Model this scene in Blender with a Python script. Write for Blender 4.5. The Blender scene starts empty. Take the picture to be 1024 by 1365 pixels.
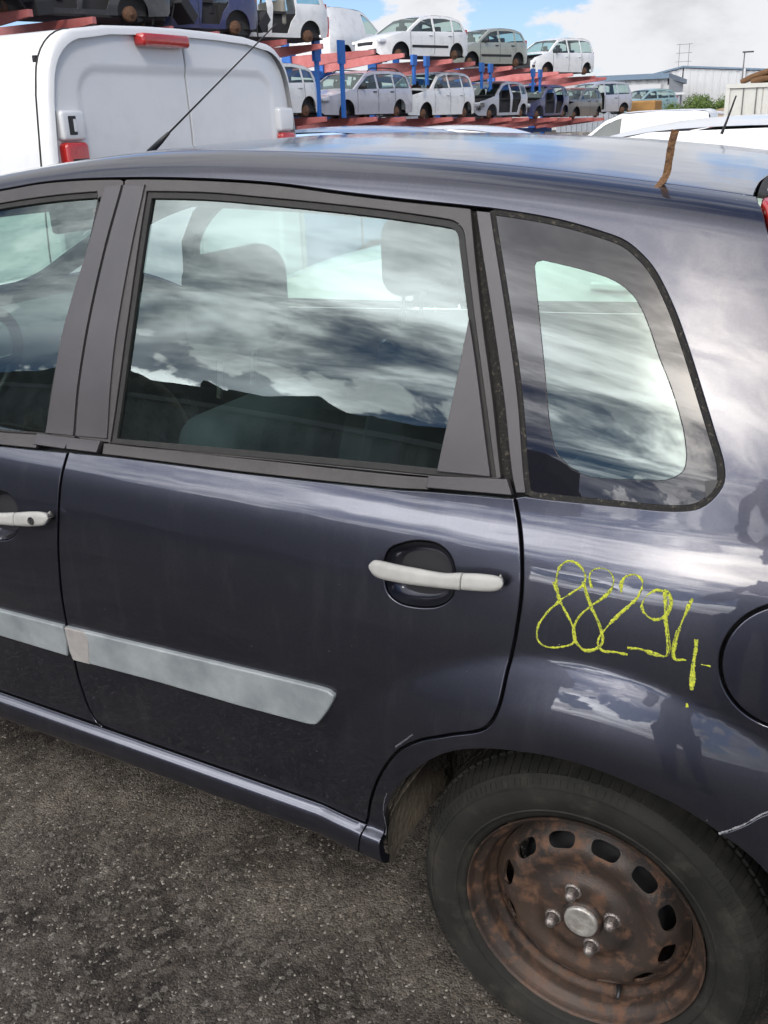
import bpy, math, random
import numpy as np
from mathutils import Vector, Matrix
from mathutils.geometry import delaunay_2d_cdt

random.seed(7); RNG = np.random.default_rng(7)
scene = bpy.context.scene
R = math.radians

# ================================================================= camera
cam_d = bpy.data.cameras.new('camera'); cam = bpy.data.objects.new('camera', cam_d)
scene.collection.objects.link(cam); scene.camera = cam
YAW, PITCH, ROLL, FPX = -.522, .382, -.035, 1300.8
fw = Vector((math.sin(YAW)*math.cos(PITCH), math.cos(YAW)*math.cos(PITCH), -math.sin(PITCH)))
rt0 = Vector((math.cos(YAW), -math.sin(YAW), 0)); up0 = rt0.cross(fw)
rt = math.cos(ROLL)*rt0+math.sin(ROLL)*up0; up = -math.sin(ROLL)*rt0+math.cos(ROLL)*up0
cam.matrix_world = Matrix(((rt.x, up.x, -fw.x, .363), (rt.y, up.y, -fw.y, -1.213), (rt.z, up.z, -fw.z, 1.560), (0, 0, 0, 1)))
cam_d.sensor_fit = 'VERTICAL'; cam_d.sensor_height = 24; cam_d.lens = 24*FPX/1365
cam_d.clip_start = .02; cam_d.clip_end = 3000

# ================================================================= sky and sun
SUN_AZ = R(142); SUN_EL = R(46)                   # azimuth clockwise from +Y
SUN_DIR = Vector((math.sin(SUN_AZ)*math.cos(SUN_EL), math.cos(SUN_AZ)*math.cos(SUN_EL), math.sin(SUN_EL)))
world = bpy.data.worlds.new('World'); scene.world = world; world.use_nodes = True
nt = world.node_tree; N = nt.nodes; L = nt.links
for n in list(N): N.remove(n)
def wn(t, **k):
    n = N.new(t)
    for a, v in k.items():
        if a.startswith('i_'):
            key = a[2:]; key = int(key) if key.isdigit() else key.replace('_', ' ')
            n.inputs[key].default_value = v
        else: setattr(n, a, v)
    return n
def wm(op, a, b=None, c=None, clamp=False):
    n = wn('ShaderNodeMath', operation=op); n.use_clamp = clamp
    for i, v in enumerate((a, b, c)):
        if v is None: continue
        if isinstance(v, (int, float)): n.inputs[i].default_value = v
        else: L.new(v, n.inputs[i])
    return n.outputs[0]
sky = wn('ShaderNodeTexSky', sky_type='NISHITA', sun_disc=False, sun_elevation=SUN_EL, sun_rotation=SUN_AZ, altitude=100, air_density=1.0, dust_density=.5, ozone_density=1.0)
geo = wn('ShaderNodeTexCoord')
dirv = geo.outputs['Generated']
sep = wn('ShaderNodeSeparateXYZ'); L.new(dirv, sep.inputs[0])
zz = wm('MAXIMUM', sep.outputs[2], 0.0)
den = wm('ADD', zz, .17)
comb = wn('ShaderNodeCombineXYZ'); L.new(wm('DIVIDE', sep.outputs[0], den), comb.inputs[0]); L.new(wm('DIVIDE', sep.outputs[1], den), comb.inputs[1])
# high streaky layer
mp = wn('ShaderNodeMapping'); mp.inputs['Rotation'].default_value = (0, 0, .5); mp.inputs['Scale'].default_value = (.45, 1.0, 1); L.new(comb.outputs[0], mp.inputs[0])
n1 = wn('ShaderNodeTexNoise', i_Scale=1.9, i_Detail=12.0, i_Roughness=.64, i_Distortion=.35); L.new(mp.outputs[0], n1.inputs[0])
n1b = wn('ShaderNodeTexNoise', i_Scale=.55, i_Detail=4.0, i_Roughness=.5); L.new(mp.outputs[0], n1b.inputs[0])
# heaped cumulus near the horizon
mp2 = wn('ShaderNodeMapping'); mp2.inputs['Scale'].default_value = (1, 1, 1.9); mp2.inputs['Location'].default_value = (2.7, .4, .0); L.new(dirv, mp2.inputs[0])
n2 = wn('ShaderNodeTexNoise', i_Scale=7.5, i_Detail=9.0, i_Roughness=.55, i_Distortion=.15); L.new(mp2.outputs[0], n2.inputs[0])
def ramp(v, a, b, sm=True):
    n = wn('ShaderNodeMapRange', interpolation_type='SMOOTHSTEP' if sm else 'LINEAR'); L.new(v, n.inputs[0])
    n.inputs[1].default_value = a; n.inputs[2].default_value = b; return n.outputs[0]
cov1 = ramp(wm('ADD', wm('MULTIPLY', n1.outputs[0], .55), wm('MULTIPLY', n1b.outputs[0], .45)), .43, .53)
low = wm('ADD', wm('MULTIPLY', ramp(zz, .115, .035), .75), wm('MULTIPLY', ramp(zz, .3, .1), .35))
cov2 = ramp(wm('ADD', n2.outputs[0], wm('MULTIPLY', low, .15)), .53, .585)
cov2 = wm('MAXIMUM', cov2, wm('MULTIPLY', ramp(zz, .055, .02), .92))
cov = wm('MAXIMUM', wm('MULTIPLY', cov1, ramp(zz, .16, .36)), wm('MULTIPLY', cov2, ramp(zz, .5, .2)))
# angle from the veiled sun
dot = wn('ShaderNodeVectorMath', operation='DOT_PRODUCT'); L.new(dirv, dot.inputs[0]); ga, ge_ = R(205), R(17); dot.inputs[1].default_value = (math.sin(ga)*math.cos(ge_), math.cos(ga)*math.cos(ge_), math.sin(ge_))
c = wm('MAXIMUM', dot.outputs['Value'], 0)
dot2 = wn('ShaderNodeVectorMath', operation='DOT_PRODUCT'); L.new(dirv, dot2.inputs[0]); ga, ge_ = R(181), R(32); dot2.inputs[1].default_value = (math.sin(ga)*math.cos(ge_), math.cos(ga)*math.cos(ge_), math.sin(ge_))
c2 = wm('MAXIMUM', dot2.outputs['Value'], 0)
fine_c = ramp(n1.outputs[0], .38, .62)
glow = wm('MULTIPLY', wm('POWER', c, 7), 8.5)
glow2 = wm('MULTIPLY', wm('POWER', c2, 70), 15.0)
# cloud bodies: bright tops, greyer undersides
shade = ramp(n1b.outputs[0], .36, .62)
shade2 = ramp(n2.outputs[0], .50, .74)
body = wm('SUBTRACT', 1.12, wm('ADD', wm('MULTIPLY', wm('MULTIPLY', shade, ramp(zz, .05, .3)), .42), wm('MULTIPLY', shade2, .26)))
backc = wm('ADD', .56, wm('ADD', wm('MULTIPLY', fine_c, .56), wm('MULTIPLY', wm('SUBTRACT', 1.0, shade), .25)))
lum = wm('ADD', wm('MULTIPLY', body, wm('ADD', .88, wm('MULTIPLY', ramp(zz, .5, .9), .8))), wm('MULTIPLY', wm('MULTIPLY', glow, backc), backc))
cl = wn('ShaderNodeMix', data_type='RGBA', i_Factor=0.5)
ccol = wn('ShaderNodeVectorMath', operation='SCALE'); ccol.inputs[0].default_value = (10.0, 10.1, 10.5); L.new(lum, ccol.inputs['Scale'])
warm = wn('ShaderNodeVectorMath', operation='SCALE'); warm.inputs[0].default_value = (11.0, 9.9, 8.3); L.new(wm('MULTIPLY', wm('MULTIPLY', glow2, backc), backc), warm.inputs['Scale'])
csum = wn('ShaderNodeVectorMath', operation='ADD'); L.new(ccol.outputs[0], csum.inputs[0]); L.new(warm.outputs[0], csum.inputs[1])
skyb = wn('ShaderNodeVectorMath', operation='MULTIPLY'); L.new(sky.outputs[0], skyb.inputs[0]); skyb.inputs[1].default_value = (1.0, 1.16, 1.55)
mix = wn('ShaderNodeMix', data_type='RGBA'); L.new(cov, mix.inputs['Factor']); L.new(skyb.outputs[0], mix.inputs['A']); L.new(csum.outputs[0], mix.inputs['B'])
bg = wn('ShaderNodeBackground', i_Strength=.09); L.new(mix.outputs['Result'], bg.inputs[0])
wo = wn('ShaderNodeOutputWorld'); L.new(bg.outputs[0], wo.inputs[0])

sun_d = bpy.data.lights.new('sun', 'SUN'); sun_d.energy = 1.3; sun_d.angle = R(12); sun_d.color = (1, .95, .87)
sun = bpy.data.objects.new('sun', sun_d); scene.collection.objects.link(sun)
sun.rotation_euler = (-SUN_DIR).to_track_quat('-Z', 'Y').to_euler()
scene.view_settings.view_transform = 'Standard'; scene.view_settings.look = 'None'
scene.view_settings.exposure = 0.0; scene.view_settings.gamma = 1.0; scene.view_settings.use_curve_mapping = False
scene.render.engine = 'CYCLES'
scene.cycles.max_bounces = 10; scene.cycles.transparent_max_bounces = 24

# ================================================================= helpers
COL = scene.collection
def link(o, parent=None):
    COL.objects.link(o)
    if parent is not None: o.parent = parent
    return o
def tag(o, label=None, cat=None, group=None, kind=None):
    if label: o['label'] = label
    if cat: o['category'] = cat
    if group: o['group'] = group
    if kind: o['kind'] = kind
    return o
def empty(name, loc=(0, 0, 0), rz=0, **k):
    o = bpy.data.objects.new(name, None); link(o); o.location = loc; o.rotation_euler = (0, 0, rz); o.empty_display_size = .2
    return tag(o, **k)
def copy_tree(o, parent=None):
    c = o.copy(); COL.objects.link(c); c.parent = parent
    for ch in list(o.children): copy_tree(ch, c)
    return c

class MB:
    def __init__(s): s.v = []; s.f = []
    def add(s, V, F):
        b = len(s.v); s.v += [tuple(map(float, p)) for p in V]; s.f += [tuple(b+i for i in f) for f in F]; return s
    def box(s, c, d, rz=0, taper=1, rot=None):
        x, y, z = [a/2 for a in d]; V = []
        for k in (-1, 1):
            t = taper if k > 0 else 1
            for (i, j) in ((-1, -1), (1, -1), (1, 1), (-1, 1)): V.append((i*x*t, j*y*t, k*z))
        M = rot if rot is not None else Matrix.Rotation(rz, 3, 'Z')
        V = [tuple(M @ Vector(p)+Vector(c)) for p in V]
        return s.add(V, [(3, 2, 1, 0), (4, 5, 6, 7), (0, 1, 5, 4), (1, 2, 6, 5), (2, 3, 7, 6), (3, 0, 4, 7)])
    def rbox(s, c, d, r=.03, n=3, rot=None):
        """box with rounded edges: a superellipsoid-like grid"""
        import itertools
        V = []; F = []; idx = {}
        hx = np.array(d)/2
        pts = []
        for ax in range(3):
            for sg in (-1, 1):
                m = 2*n+2
                ts = [[] for _ in range(3)]
                a, b = (ax+1) % 3, (ax+2) % 3
                def coords(h):
                    e = [-h+r*(1-math.cos(math.pi/4*i/n)*1.0)*0 for i in range(0)]
                    k = [-(h)+0*r]
                    arr = [-(h-r)-r*math.sin(math.pi/4*(n-i)/n)/math.sin(math.pi/4) for i in range(n)]+[-(h-r)]
                    return arr+[-q for q in arr[::-1]]
                A, B = coords(hx[a]), coords(hx[b])
                base = len(V)
                for u in A:
                    for w in B:
                        p = np.zeros(3); p[ax] = sg*hx[ax]; p[a] = u; p[b] = w
                        q = np.clip(p, -(hx-r), hx-r); dd = p-q; nn = np.linalg.norm(dd)
                        p = q+dd/nn*r if nn > 1e-9 else p
                        V.append(p)
                for i in range(len(A)-1):
                    for j in range(len(B)-1):
                        f = (base+i*len(B)+j, base+(i+1)*len(B)+j, base+(i+1)*len(B)+j+1, base+i*len(B)+j+1)
                        F.append(f if sg > 0 else f[::-1])
        if rot is not None: V = [tuple(rot @ Vector(p)) for p in V]
        V = [(p[0]+c[0], p[1]+c[1], p[2]+c[2]) for p in V]
        return s.add(V, F)
    def tube(s, pts, r, n=8, cap=True):
        pts = [Vector(p) for p in pts]; m = len(pts); rr = r if hasattr(r, '__len__') else [r]*m
        V = []; F = []; pa = None
        for i, p in enumerate(pts):
            t = (pts[min(i+1, m-1)]-pts[max(i-1, 0)]).normalized()
            if pa is None:
                a = t.cross(Vector((0, 0, 1)));
                if a.length < .05: a = t.cross(Vector((1, 0, 0)))
            else: a = pa-t*pa.dot(t)
            a.normalize(); pa = a; b = t.cross(a)
            for k in range(n):
                an = 2*math.pi*k/n; V.append(p+(a*math.cos(an)+b*math.sin(an))*rr[i])
        for i in range(m-1):
            for k in range(n): F.append((i*n+k, i*n+(k+1) % n, (i+1)*n+(k+1) % n, (i+1)*n+k))
        if cap: F.append(tuple(range(n))[::-1]); F.append(tuple((m-1)*n+k for k in range(n)))
        return s.add(V, F)
    def lathe(s, prof, c=(0, 0, 0), n=48, axis='y', cap=False):
        """prof: (radius, offset along axis)"""
        V = []; F = []; m = len(prof)
        for (r, d) in prof:
            for k in range(n):
                an = 2*math.pi*k/n; a, b = r*math.cos(an), r*math.sin(an)
                V.append({'y': (a, d, b), 'z': (a, b, d), 'x': (d, a, b)}[axis])
        V = [(p[0]+c[0], p[1]+c[1], p[2]+c[2]) for p in V]
        for i in range(m-1):
            for k in range(n):
                f = (i*n+k, i*n+(k+1) % n, (i+1)*n+(k+1) % n, (i+1)*n+k); F.append(f)
        if cap: F.append(tuple(range(n))); F.append(tuple((m-1)*n+k for k in range(n)))
        return s.add(V, F)
    def build(s, name, mat, parent=None, smooth=False, loc=None):
        me = bpy.data.meshes.new(name); me.from_pydata(s.v, [], s.f); me.update()
        if smooth: me.shade_smooth()
        if mat: me.materials.append(mat)
        o = bpy.data.objects.new(name, me); link(o, parent)
        if loc is not None: o.location = loc
        return o
def autosmooth(o, ang=35):
    me = o.data
    import bmesh
    bm = bmesh.new(); bm.from_mesh(me); bmesh.ops.remove_doubles(bm, verts=bm.verts, dist=1e-5); bmesh.ops.recalc_face_normals(bm, faces=bm.faces)
    for f in bm.faces: f.smooth = True
    for e in bm.edges:
        if len(e.link_faces) == 2 and e.calc_face_angle(0) > R(ang): e.smooth = False
    bm.to_mesh(me); bm.free(); return o

# ----------------------------------------------------------------- materials
def mat(name, col, rough=.5, metal=0, coat=0, coat_r=.03, bump=None, var=None, spec=.5, dirt=None, specks=False):
    """bump=(scale, strength, detail)  var=(scale, amount, colour2)  dirt=(scale, lo, hi, colour, roughness)"""
    m = bpy.data.materials.new(name); m.use_nodes = True; t = m.node_tree; n = t.nodes; l = t.links
    b = n['Principled BSDF']; b.inputs['Base Color'].default_value = (*col, 1); b.inputs['Roughness'].default_value = rough
    b.inputs['Metallic'].default_value = metal; b.inputs['Coat Weight'].default_value = coat; b.inputs['Coat Roughness'].default_value = coat_r
    b.inputs['Specular IOR Level'].default_value = spec
    tc = n.new('ShaderNodeTexCoord'); src = tc.outputs['Object']; colout = None
    if var:
        no = n.new('ShaderNodeTexNoise'); no.inputs['Scale'].default_value = var[0]; no.inputs['Detail'].default_value = 6; no.inputs['Roughness'].default_value = .62; l.new(src, no.inputs[0])
        mr = n.new('ShaderNodeMapRange'); mr.inputs[1].default_value = .35; mr.inputs[2].default_value = .68; l.new(no.outputs[0], mr.inputs[0])
        ml = n.new('ShaderNodeMath'); ml.operation = 'MULTIPLY'; ml.inputs[1].default_value = var[1]; l.new(mr.outputs[0], ml.inputs[0])
        mx = n.new('ShaderNodeMix'); mx.data_type = 'RGBA'; mx.inputs['A'].default_value = (*col, 1); mx.inputs['B'].default_value = (*var[2], 1)
        l.new(ml.outputs[0], mx.inputs['Factor']); colout = mx.outputs['Result']; l.new(colout, b.inputs['Base Color'])
    if dirt:
        no = n.new('ShaderNodeTexNoise'); no.inputs['Scale'].default_value = dirt[0]; no.inputs['Detail'].default_value = 10; no.inputs['Roughness'].default_value = .7; l.new(src, no.inputs[0])
        mr = n.new('ShaderNodeMapRange'); mr.inputs[1].default_value = dirt[1]; mr.inputs[2].default_value = dirt[2]; l.new(no.outputs[0], mr.inputs[0])
        mx = n.new('ShaderNodeMix'); mx.data_type = 'RGBA'; l.new(mr.outputs[0], mx.inputs['Factor'])
        if colout: l.new(colout, mx.inputs['A'])
        else: mx.inputs['A'].default_value = (*col, 1)
        mx.inputs['B'].default_value = (*dirt[3], 1); l.new(mx.outputs['Result'], b.inputs['Base Color'])
        m2 = n.new('ShaderNodeMapRange'); m2.inputs[3].default_value = rough; m2.inputs[4].default_value = dirt[4]; l.new(mr.outputs[0], m2.inputs[0]); l.new(m2.outputs[0], b.inputs['Roughness'])
        if coat:
            m3 = n.new('ShaderNodeMapRange'); m3.inputs[3].default_value = coat; m3.inputs[4].default_value = coat*.6; l.new(mr.outputs[0], m3.inputs[0]); l.new(m3.outputs[0], b.inputs['Coat Weight'])
    if specks:                                   # dried dust, water marks and tiny chips on the lacquer
        ps = b.inputs['Base Color'].links[0].from_socket; rs = b.inputs['Roughness'].links[0].from_socket; cs_ = b.inputs['Coat Weight'].links[0].from_socket
        vo = n.new('ShaderNodeTexVoronoi'); vo.inputs['Scale'].default_value = 42; l.new(src, vo.inputs['Vector'])
        sc_ = n.new('ShaderNodeSeparateColor'); l.new(vo.outputs['Color'], sc_.inputs[0])
        a1 = n.new('ShaderNodeMapRange'); a1.inputs[1].default_value = .050; a1.inputs[2].default_value = .020; l.new(vo.outputs['Distance'], a1.inputs[0])
        a2 = n.new('ShaderNodeMapRange'); a2.inputs[1].default_value = .86; a2.inputs[2].default_value = .97; l.new(sc_.outputs[0], a2.inputs[0])
        fm = n.new('ShaderNodeMath'); fm.operation = 'MULTIPLY'; l.new(a1.outputs[0], fm.inputs[0]); l.new(a2.outputs[0], fm.inputs[1])
        mp_ = n.new('ShaderNodeMapping'); mp_.inputs['Scale'].default_value = (1, 1, .16); l.new(src, mp_.inputs[0])
        st = n.new('ShaderNodeTexNoise'); st.inputs['Scale'].default_value = 26; st.inputs['Detail'].default_value = 9; st.inputs['Roughness'].default_value = .72; l.new(mp_.outputs[0], st.inputs[0])
        sm_ = n.new('ShaderNodeMapRange'); sm_.inputs[1].default_value = .52; sm_.inputs[2].default_value = .80; sm_.inputs[4].default_value = .075; l.new(st.outputs[0], sm_.inputs[0])
        mxx = n.new('ShaderNodeMath'); mxx.operation = 'MAXIMUM'; l.new(fm.outputs[0], mxx.inputs[0]); l.new(sm_.outputs[0], mxx.inputs[1])
        cm = n.new('ShaderNodeMix'); cm.data_type = 'RGBA'; l.new(mxx.outputs[0], cm.inputs['Factor']); l.new(ps, cm.inputs['A']); cm.inputs['B'].default_value = (.26, .25, .23, 1); l.new(cm.outputs['Result'], b.inputs['Base Color'])
        cr = n.new('ShaderNodeMapRange'); cr.inputs[4].default_value = .85; cr.inputs[3].default_value = 0; l.new(mxx.outputs[0], cr.inputs[0])
        rr_ = n.new('ShaderNodeMath'); rr_.operation = 'MAXIMUM'; l.new(rs, rr_.inputs[0]); l.new(cr.outputs[0], rr_.inputs[1]); l.new(rr_.outputs[0], b.inputs['Roughness'])
        cc_ = n.new('ShaderNodeMath'); cc_.operation = 'SUBTRACT'; cc_.use_clamp = True; l.new(cs_, cc_.inputs[0]); l.new(fm.outputs[0], cc_.inputs[1]); l.new(cc_.outputs[0], b.inputs['Coat Weight'])
        mt = n.new('ShaderNodeMapRange'); mt.inputs[3].default_value = metal; mt.inputs[4].default_value = 0; l.new(mxx.outputs[0], mt.inputs[0]); l.new(mt.outputs[0], b.inputs['Metallic'])
        wv = n.new('ShaderNodeTexNoise'); wv.inputs['Scale'].default_value = 5.5; wv.inputs['Detail'].default_value = 2; l.new(src, wv.inputs[0])
        bw = n.new('ShaderNodeBump'); bw.inputs['Strength'].default_value = .10; bw.inputs['Distance'].default_value = .012; l.new(wv.outputs[0], bw.inputs['Height'])
        op = n.new('ShaderNodeTexNoise'); op.inputs['Scale'].default_value = 420; op.inputs['Detail'].default_value = 1; l.new(src, op.inputs[0])
        b2_ = n.new('ShaderNodeBump'); b2_.inputs['Strength'].default_value = .02; b2_.inputs['Distance'].default_value = .0003; l.new(op.outputs[0], b2_.inputs['Height']); l.new(bw.outputs[0], b2_.inputs['Normal'])
        l.new(b2_.outputs[0], b.inputs['Normal']); l.new(b2_.outputs[0], b.inputs['Coat Normal'])
    if bump:
        no = n.new('ShaderNodeTexNoise'); no.inputs['Scale'].default_value = bump[0]; no.inputs['Detail'].default_value = bump[2] if len(bump) > 2 else 3; l.new(src, no.inputs[0])
        bp = n.new('ShaderNodeBump'); bp.inputs['Strength'].default_value = bump[1]; bp.inputs['Distance'].default_value = bump[3] if len(bump) > 3 else .01; l.new(no.outputs[0], bp.inputs['Height'])
        l.new(bp.outputs[0], b.inputs['Normal'])
        if coat and len(bump) > 4: l.new(bp.outputs[0], b.inputs['Coat Normal'])
    return m
def glass(name, tint, boost=1.7, dust=.0, rough=0.0):
    m = bpy.data.materials.new(name); m.use_nodes = True; t = m.node_tree; n = t.nodes; l = t.links
    for q in list(n): n.remove(q)
    o = n.new('ShaderNodeOutputMaterial'); mx = n.new('ShaderNodeMixShader'); tr = n.new('ShaderNodeBsdfTransparent'); tr.inputs[0].default_value = (*tint, 1)
    gl = n.new('ShaderNodeBsdfGlossy'); gl.inputs['Roughness'].default_value = rough; gl.inputs[0].default_value = (.88, 1, .96, 1)
    ge = n.new('ShaderNodeNewGeometry')
    # Schlick, the same from both sides
    dt = n.new('ShaderNodeVectorMath'); dt.operation = 'DOT_PRODUCT'; l.new(ge.outputs['Incoming'], dt.inputs[0]); l.new(ge.outputs['Normal'], dt.inputs[1])
    ab = n.new('ShaderNodeMath'); ab.operation = 'ABSOLUTE'; l.new(dt.outputs['Value'], ab.inputs[0])
    sb = n.new('ShaderNodeMath'); sb.operation = 'SUBTRACT'; sb.inputs[0].default_value = 1; l.new(ab.outputs[0], sb.inputs[1])
    pw = n.new('ShaderNodeMath'); pw.operation = 'POWER'; pw.inputs[1].default_value = 5; l.new(sb.outputs[0], pw.inputs[0])
    ml = n.new('ShaderNodeMath'); ml.operation = 'MULTIPLY_ADD'; ml.inputs[1].default_value = .9; ml.inputs[2].default_value = .043*boost; ml.use_clamp = True; l.new(pw.outputs[0], ml.inputs[0])
    l.new(ml.outputs[0], mx.inputs[0]); l.new(tr.outputs[0], mx.inputs[1]); l.new(gl.outputs[0], mx.inputs[2])
    last = mx.outputs[0]
    if dust:
        tc = n.new('ShaderNodeTexCoord'); no = n.new('ShaderNodeTexNoise'); no.inputs['Scale'].default_value = 14; no.inputs['Detail'].default_value = 9; no.inputs['Roughness'].default_value = .75; l.new(tc.outputs['Object'], no.inputs[0])
        mr = n.new('ShaderNodeMapRange'); mr.inputs[1].default_value = .4; mr.inputs[2].default_value = .8; mr.inputs[3].default_value = dust*.25; mr.inputs[4].default_value = dust; l.new(no.outputs[0], mr.inputs[0])
        df = n.new('ShaderNodeBsdfDiffuse'); df.inputs[0].default_value = (.34, .42, .39, 1)  # dust film tinted green, painting a pale haze over the pane
        m2 = n.new('ShaderNodeMixShader'); l.new(mr.outputs[0], m2.inputs[0]); l.new(last, m2.inputs[1]); l.new(df.outputs[0], m2.inputs[2]); last = m2.outputs[0]
    l.new(last, o.inputs[0]); return m

M = {}
M['paint'] = mat('ink_blue_metallic_paint', (.040, .042, .059), .32, .85, 1.0, .010, var=(260, .35, (.061, .064, .084)), dirt=(9, .62, .98, (.07, .068, .07), .7), specks=True)
M['roofpaint'] = mat('weathered_sky_sheen_roof_paint', (.036, .048, .092), .32, .8, 1.0, .10, var=(260, .35, (.052, .064, .115)), dirt=(9, .60, .95, (.10, .10, .105), .7), specks=True)  # weathered copy of the body paint, bluer base paints in the sky's sheen
M['trim'] = mat('weathered_black_trim', (.037, .033, .033), .50, bump=(900, .12, 2, .002), var=(7, .7, (.068, .061, .060)), dirt=(60, .62, .9, (.15, .13, .11), .8))
M['trim_grey'] = mat('satin_pillar_foil', (.043, .039, .042), .42, bump=(1500, .08, 2, .001), var=(5, .6, (.068, .063, .066)))
M['rubber'] = mat('black_rubber_seal', (.014, .014, .014), .75, var=(40, .5, (.035, .032, .028)))
M['foam'] = mat('perished_foam_seal', (.018, .017, .016), .9, bump=(700, .9, 3, .004), dirt=(160, .55, .7, (.16, .14, .10), .9))
M['silver'] = mat('faded_silver_handle', (.36, .355, .335), .55, .0, bump=(900, .05, 2, .001), var=(30, .7, (.27, .265, .25)))
M['mould'] = mat('sheen_streaked_grey_moulding', (.17, .19, .20), .34, bump=(120, .08, 5, .003), var=(9, .95, (.30, .325, .33)), dirt=(70, .62, .85, (.13, .13, .13), .6))  # lighter colour variation paints in streaks of gloss reflection
M['mouldcap'] = mat('tan_grey_moulding_end', (.26, .245, .235), .55, bump=(200, .2), var=(30, .7, (.33, .32, .31)))
M['glass'] = glass('green_tinted_glass', (.62, .79, .72), 2.05, .030)
M['frit'] = mat('black_glass_border', (.010, .010, .014), .5, 0, 1, .0, spec=.0)
M['dark'] = mat('dark_inner_metal', (.012, .012, .015), .8)
M['liner'] = mat('dusty_wheel_arch_liner', (.11, .092, .072), .9, bump=(60, .6, 6, .01), dirt=(12, .42, .68, (.19, .16, .12), .95))
M['tyre'] = mat('worn_tyre_rubber', (.009, .009, .008), .78, bump=(260, .25, 5, .003), var=(9, .8, (.021, .020, .017)), dirt=(14, .52, .80, (.050, .044, .034), .9), spec=.28)
M['rust'] = mat('rusted_steel_wheel', (.030, .026, .024), .50, .35, bump=(480, .45, 9, .002), var=(9, 1.0, (.066, .041, .029)), dirt=(30, .50, .64, (.125, .066, .040), .8))
M['cap'] = mat('scuffed_alloy_centre_cap', (.52, .50, .47), .42, .6, bump=(160, .5, 4, .003), var=(50, .9, (.25, .23, .20)))
M['bolt'] = mat('oxidised_wheel_bolt', (.34, .31, .29), .38, .8, bump=(300, .3), var=(60, .8, (.09, .06, .05)))
M['yellow'] = mat('yellow_paint_marker', (.66, .68, .04), .45, bump=(900, .5), var=(260, 1.0, (.34, .40, .03)), dirt=(330, .50, .60, (.075, .09, .045), .6))
M['rustbar'] = mat('flaky_rusty_bar', (.11, .055, .026), .9, .0, bump=(150, 1.0, 8, .006), var=(60, 1, (.21, .11, .045)), dirt=(90, .5, .7, (.045, .028, .022), .9))
M['seat'] = mat('dark_seat_fabric', (.045, .05, .065), .95, bump=(500, .3))
M['interior'] = mat('grey_cabin_plastic', (.06, .062, .066), .7)
M['headliner'] = mat('light_headliner', (.38, .38, .36), .95)
M['redlens'] = mat('red_lamp_lens', (.42, .018, .015), .12, 0, 1, .02, bump=(80, .2))
M['whitelens'] = mat('pale_lamp_lens', (.62, .64, .66), .15, .3, 1)
M['black'] = mat('black_plastic', (.015, .015, .016), .45)

# ---- cross-section of the parked car (metres): list of (depth from the widest point, height)
SEC = np.array([(.10,.285),(.05,.288),(.022,.294),(.009,.306),(.005,.330),(.006,.349),(.012,.3575),(.0235,.3615),
    (.027,.375),(.021,.42),(.011,.52),(.004,.62),(0,.70),(.0035,.80),(.0145,.88),(.0275,.94),(.041,.97),(.0575,1.0),
    (.0850,1.10),(.1160,1.20),(.1490,1.30),(.1835,1.40),(.212,1.475),(.2215,1.490),(.240,1.503),(.266,1.5115),(.300,1.517),
    (.36,1.520),(.45,1.5235),(.65,1.529),(.85,1.531)], float)
def _gs(a, sig, step):
    n = max(1, int(4*sig/step)); k = np.exp(-.5*(np.arange(-n, n+1)*step/sig)**2); k /= k.sum()
    p = np.concatenate([2*a[0]-a[n:0:-1], a, 2*a[-1]-a[-2:-n-2:-1]])
    return np.convolve(p, k, 'valid')
_cl = np.concatenate([[0], np.cumsum(np.hypot(*np.diff(SEC, axis=0).T))])
S_MAX = float(_cl[-1])
_ss = np.arange(0, S_MAX, .0005)
def _tab(c):
    a = np.interp(_ss, _cl, SEC[:, c])
    fine, wide = _gs(a, .003, .0005), _gs(a, .018, .0005)
    mid = _gs(a, .008, .0005)
    w = np.clip((_ss-(_cl[9]-.02))/.05, 0, 1)*np.clip((_cl[21]+.03-_ss)/.05, 0, 1)
    return (wide*w+(np.where(_ss < _cl[10], fine, mid))*(1-w))
TY, TZ = _tab(0), _tab(1)
S_DOOR, S_BELT, S_CANT, S_SEAM = [float(_cl[i]) for i in (8, 17, 22, 26)]
_rx = np.arange(-3.6, 1.0, .005)
_RZ = _gs(np.interp(_rx, [-3.6,-2.9,-2.6,-2.3,-2.0,-1.75,-1.5,-1.36,-1.2,-1.1,-.95,-.8,-.6,-.36,-.18,0,.12,.25,.4,.55,.75,1.0],
    [1.02,1.03,1.08,1.22,1.35,1.42,1.468,1.487,1.503,1.512,1.5185,1.518,1.511,1.497,1.48,1.459,1.443,1.42,1.385,1.33,1.22,1.1]), .05, .005)
def sec_point(x, s):
    """point of the car's outer skin at length x and girth s (arrays)"""
    x = np.asarray(x, float); s = np.asarray(s, float)
    y = np.interp(s, _ss, TY); z = np.interp(s, _ss, TZ)
    k = (np.interp(x, _rx, _RZ)-1)/.517
    z = np.where(z > 1.0, 1+(z-1)*k, z)
    tf = np.clip((-2.3-x), 0, 2)                      # the nose drops and narrows
    z = z-np.clip(z-.3, 0, 2)*.22*tf*tf
    fade = np.clip((.85-y)/.6, 0, 1)
    y = y+(.25*np.clip(x, 0, 2)**2+.16*tf*tf)*fade
    d = np.hypot(x, z-.30); w = .0035
    u = (.507-d)/w
    t = np.clip(np.where(u > 30, u, np.log1p(np.exp(np.minimum(u, 30))))*w/.145, 0, 1)
    ang = np.degrees(np.arctan2(z-.30, x))
    f = .35+.65*np.clip((ang-5)/40, 0, 1)*np.clip((170-ang)/45, 0, 1)
    y = y-.037*f*(1-(1-t)**1.8)
    return np.stack([x, y, z], -1)
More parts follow.
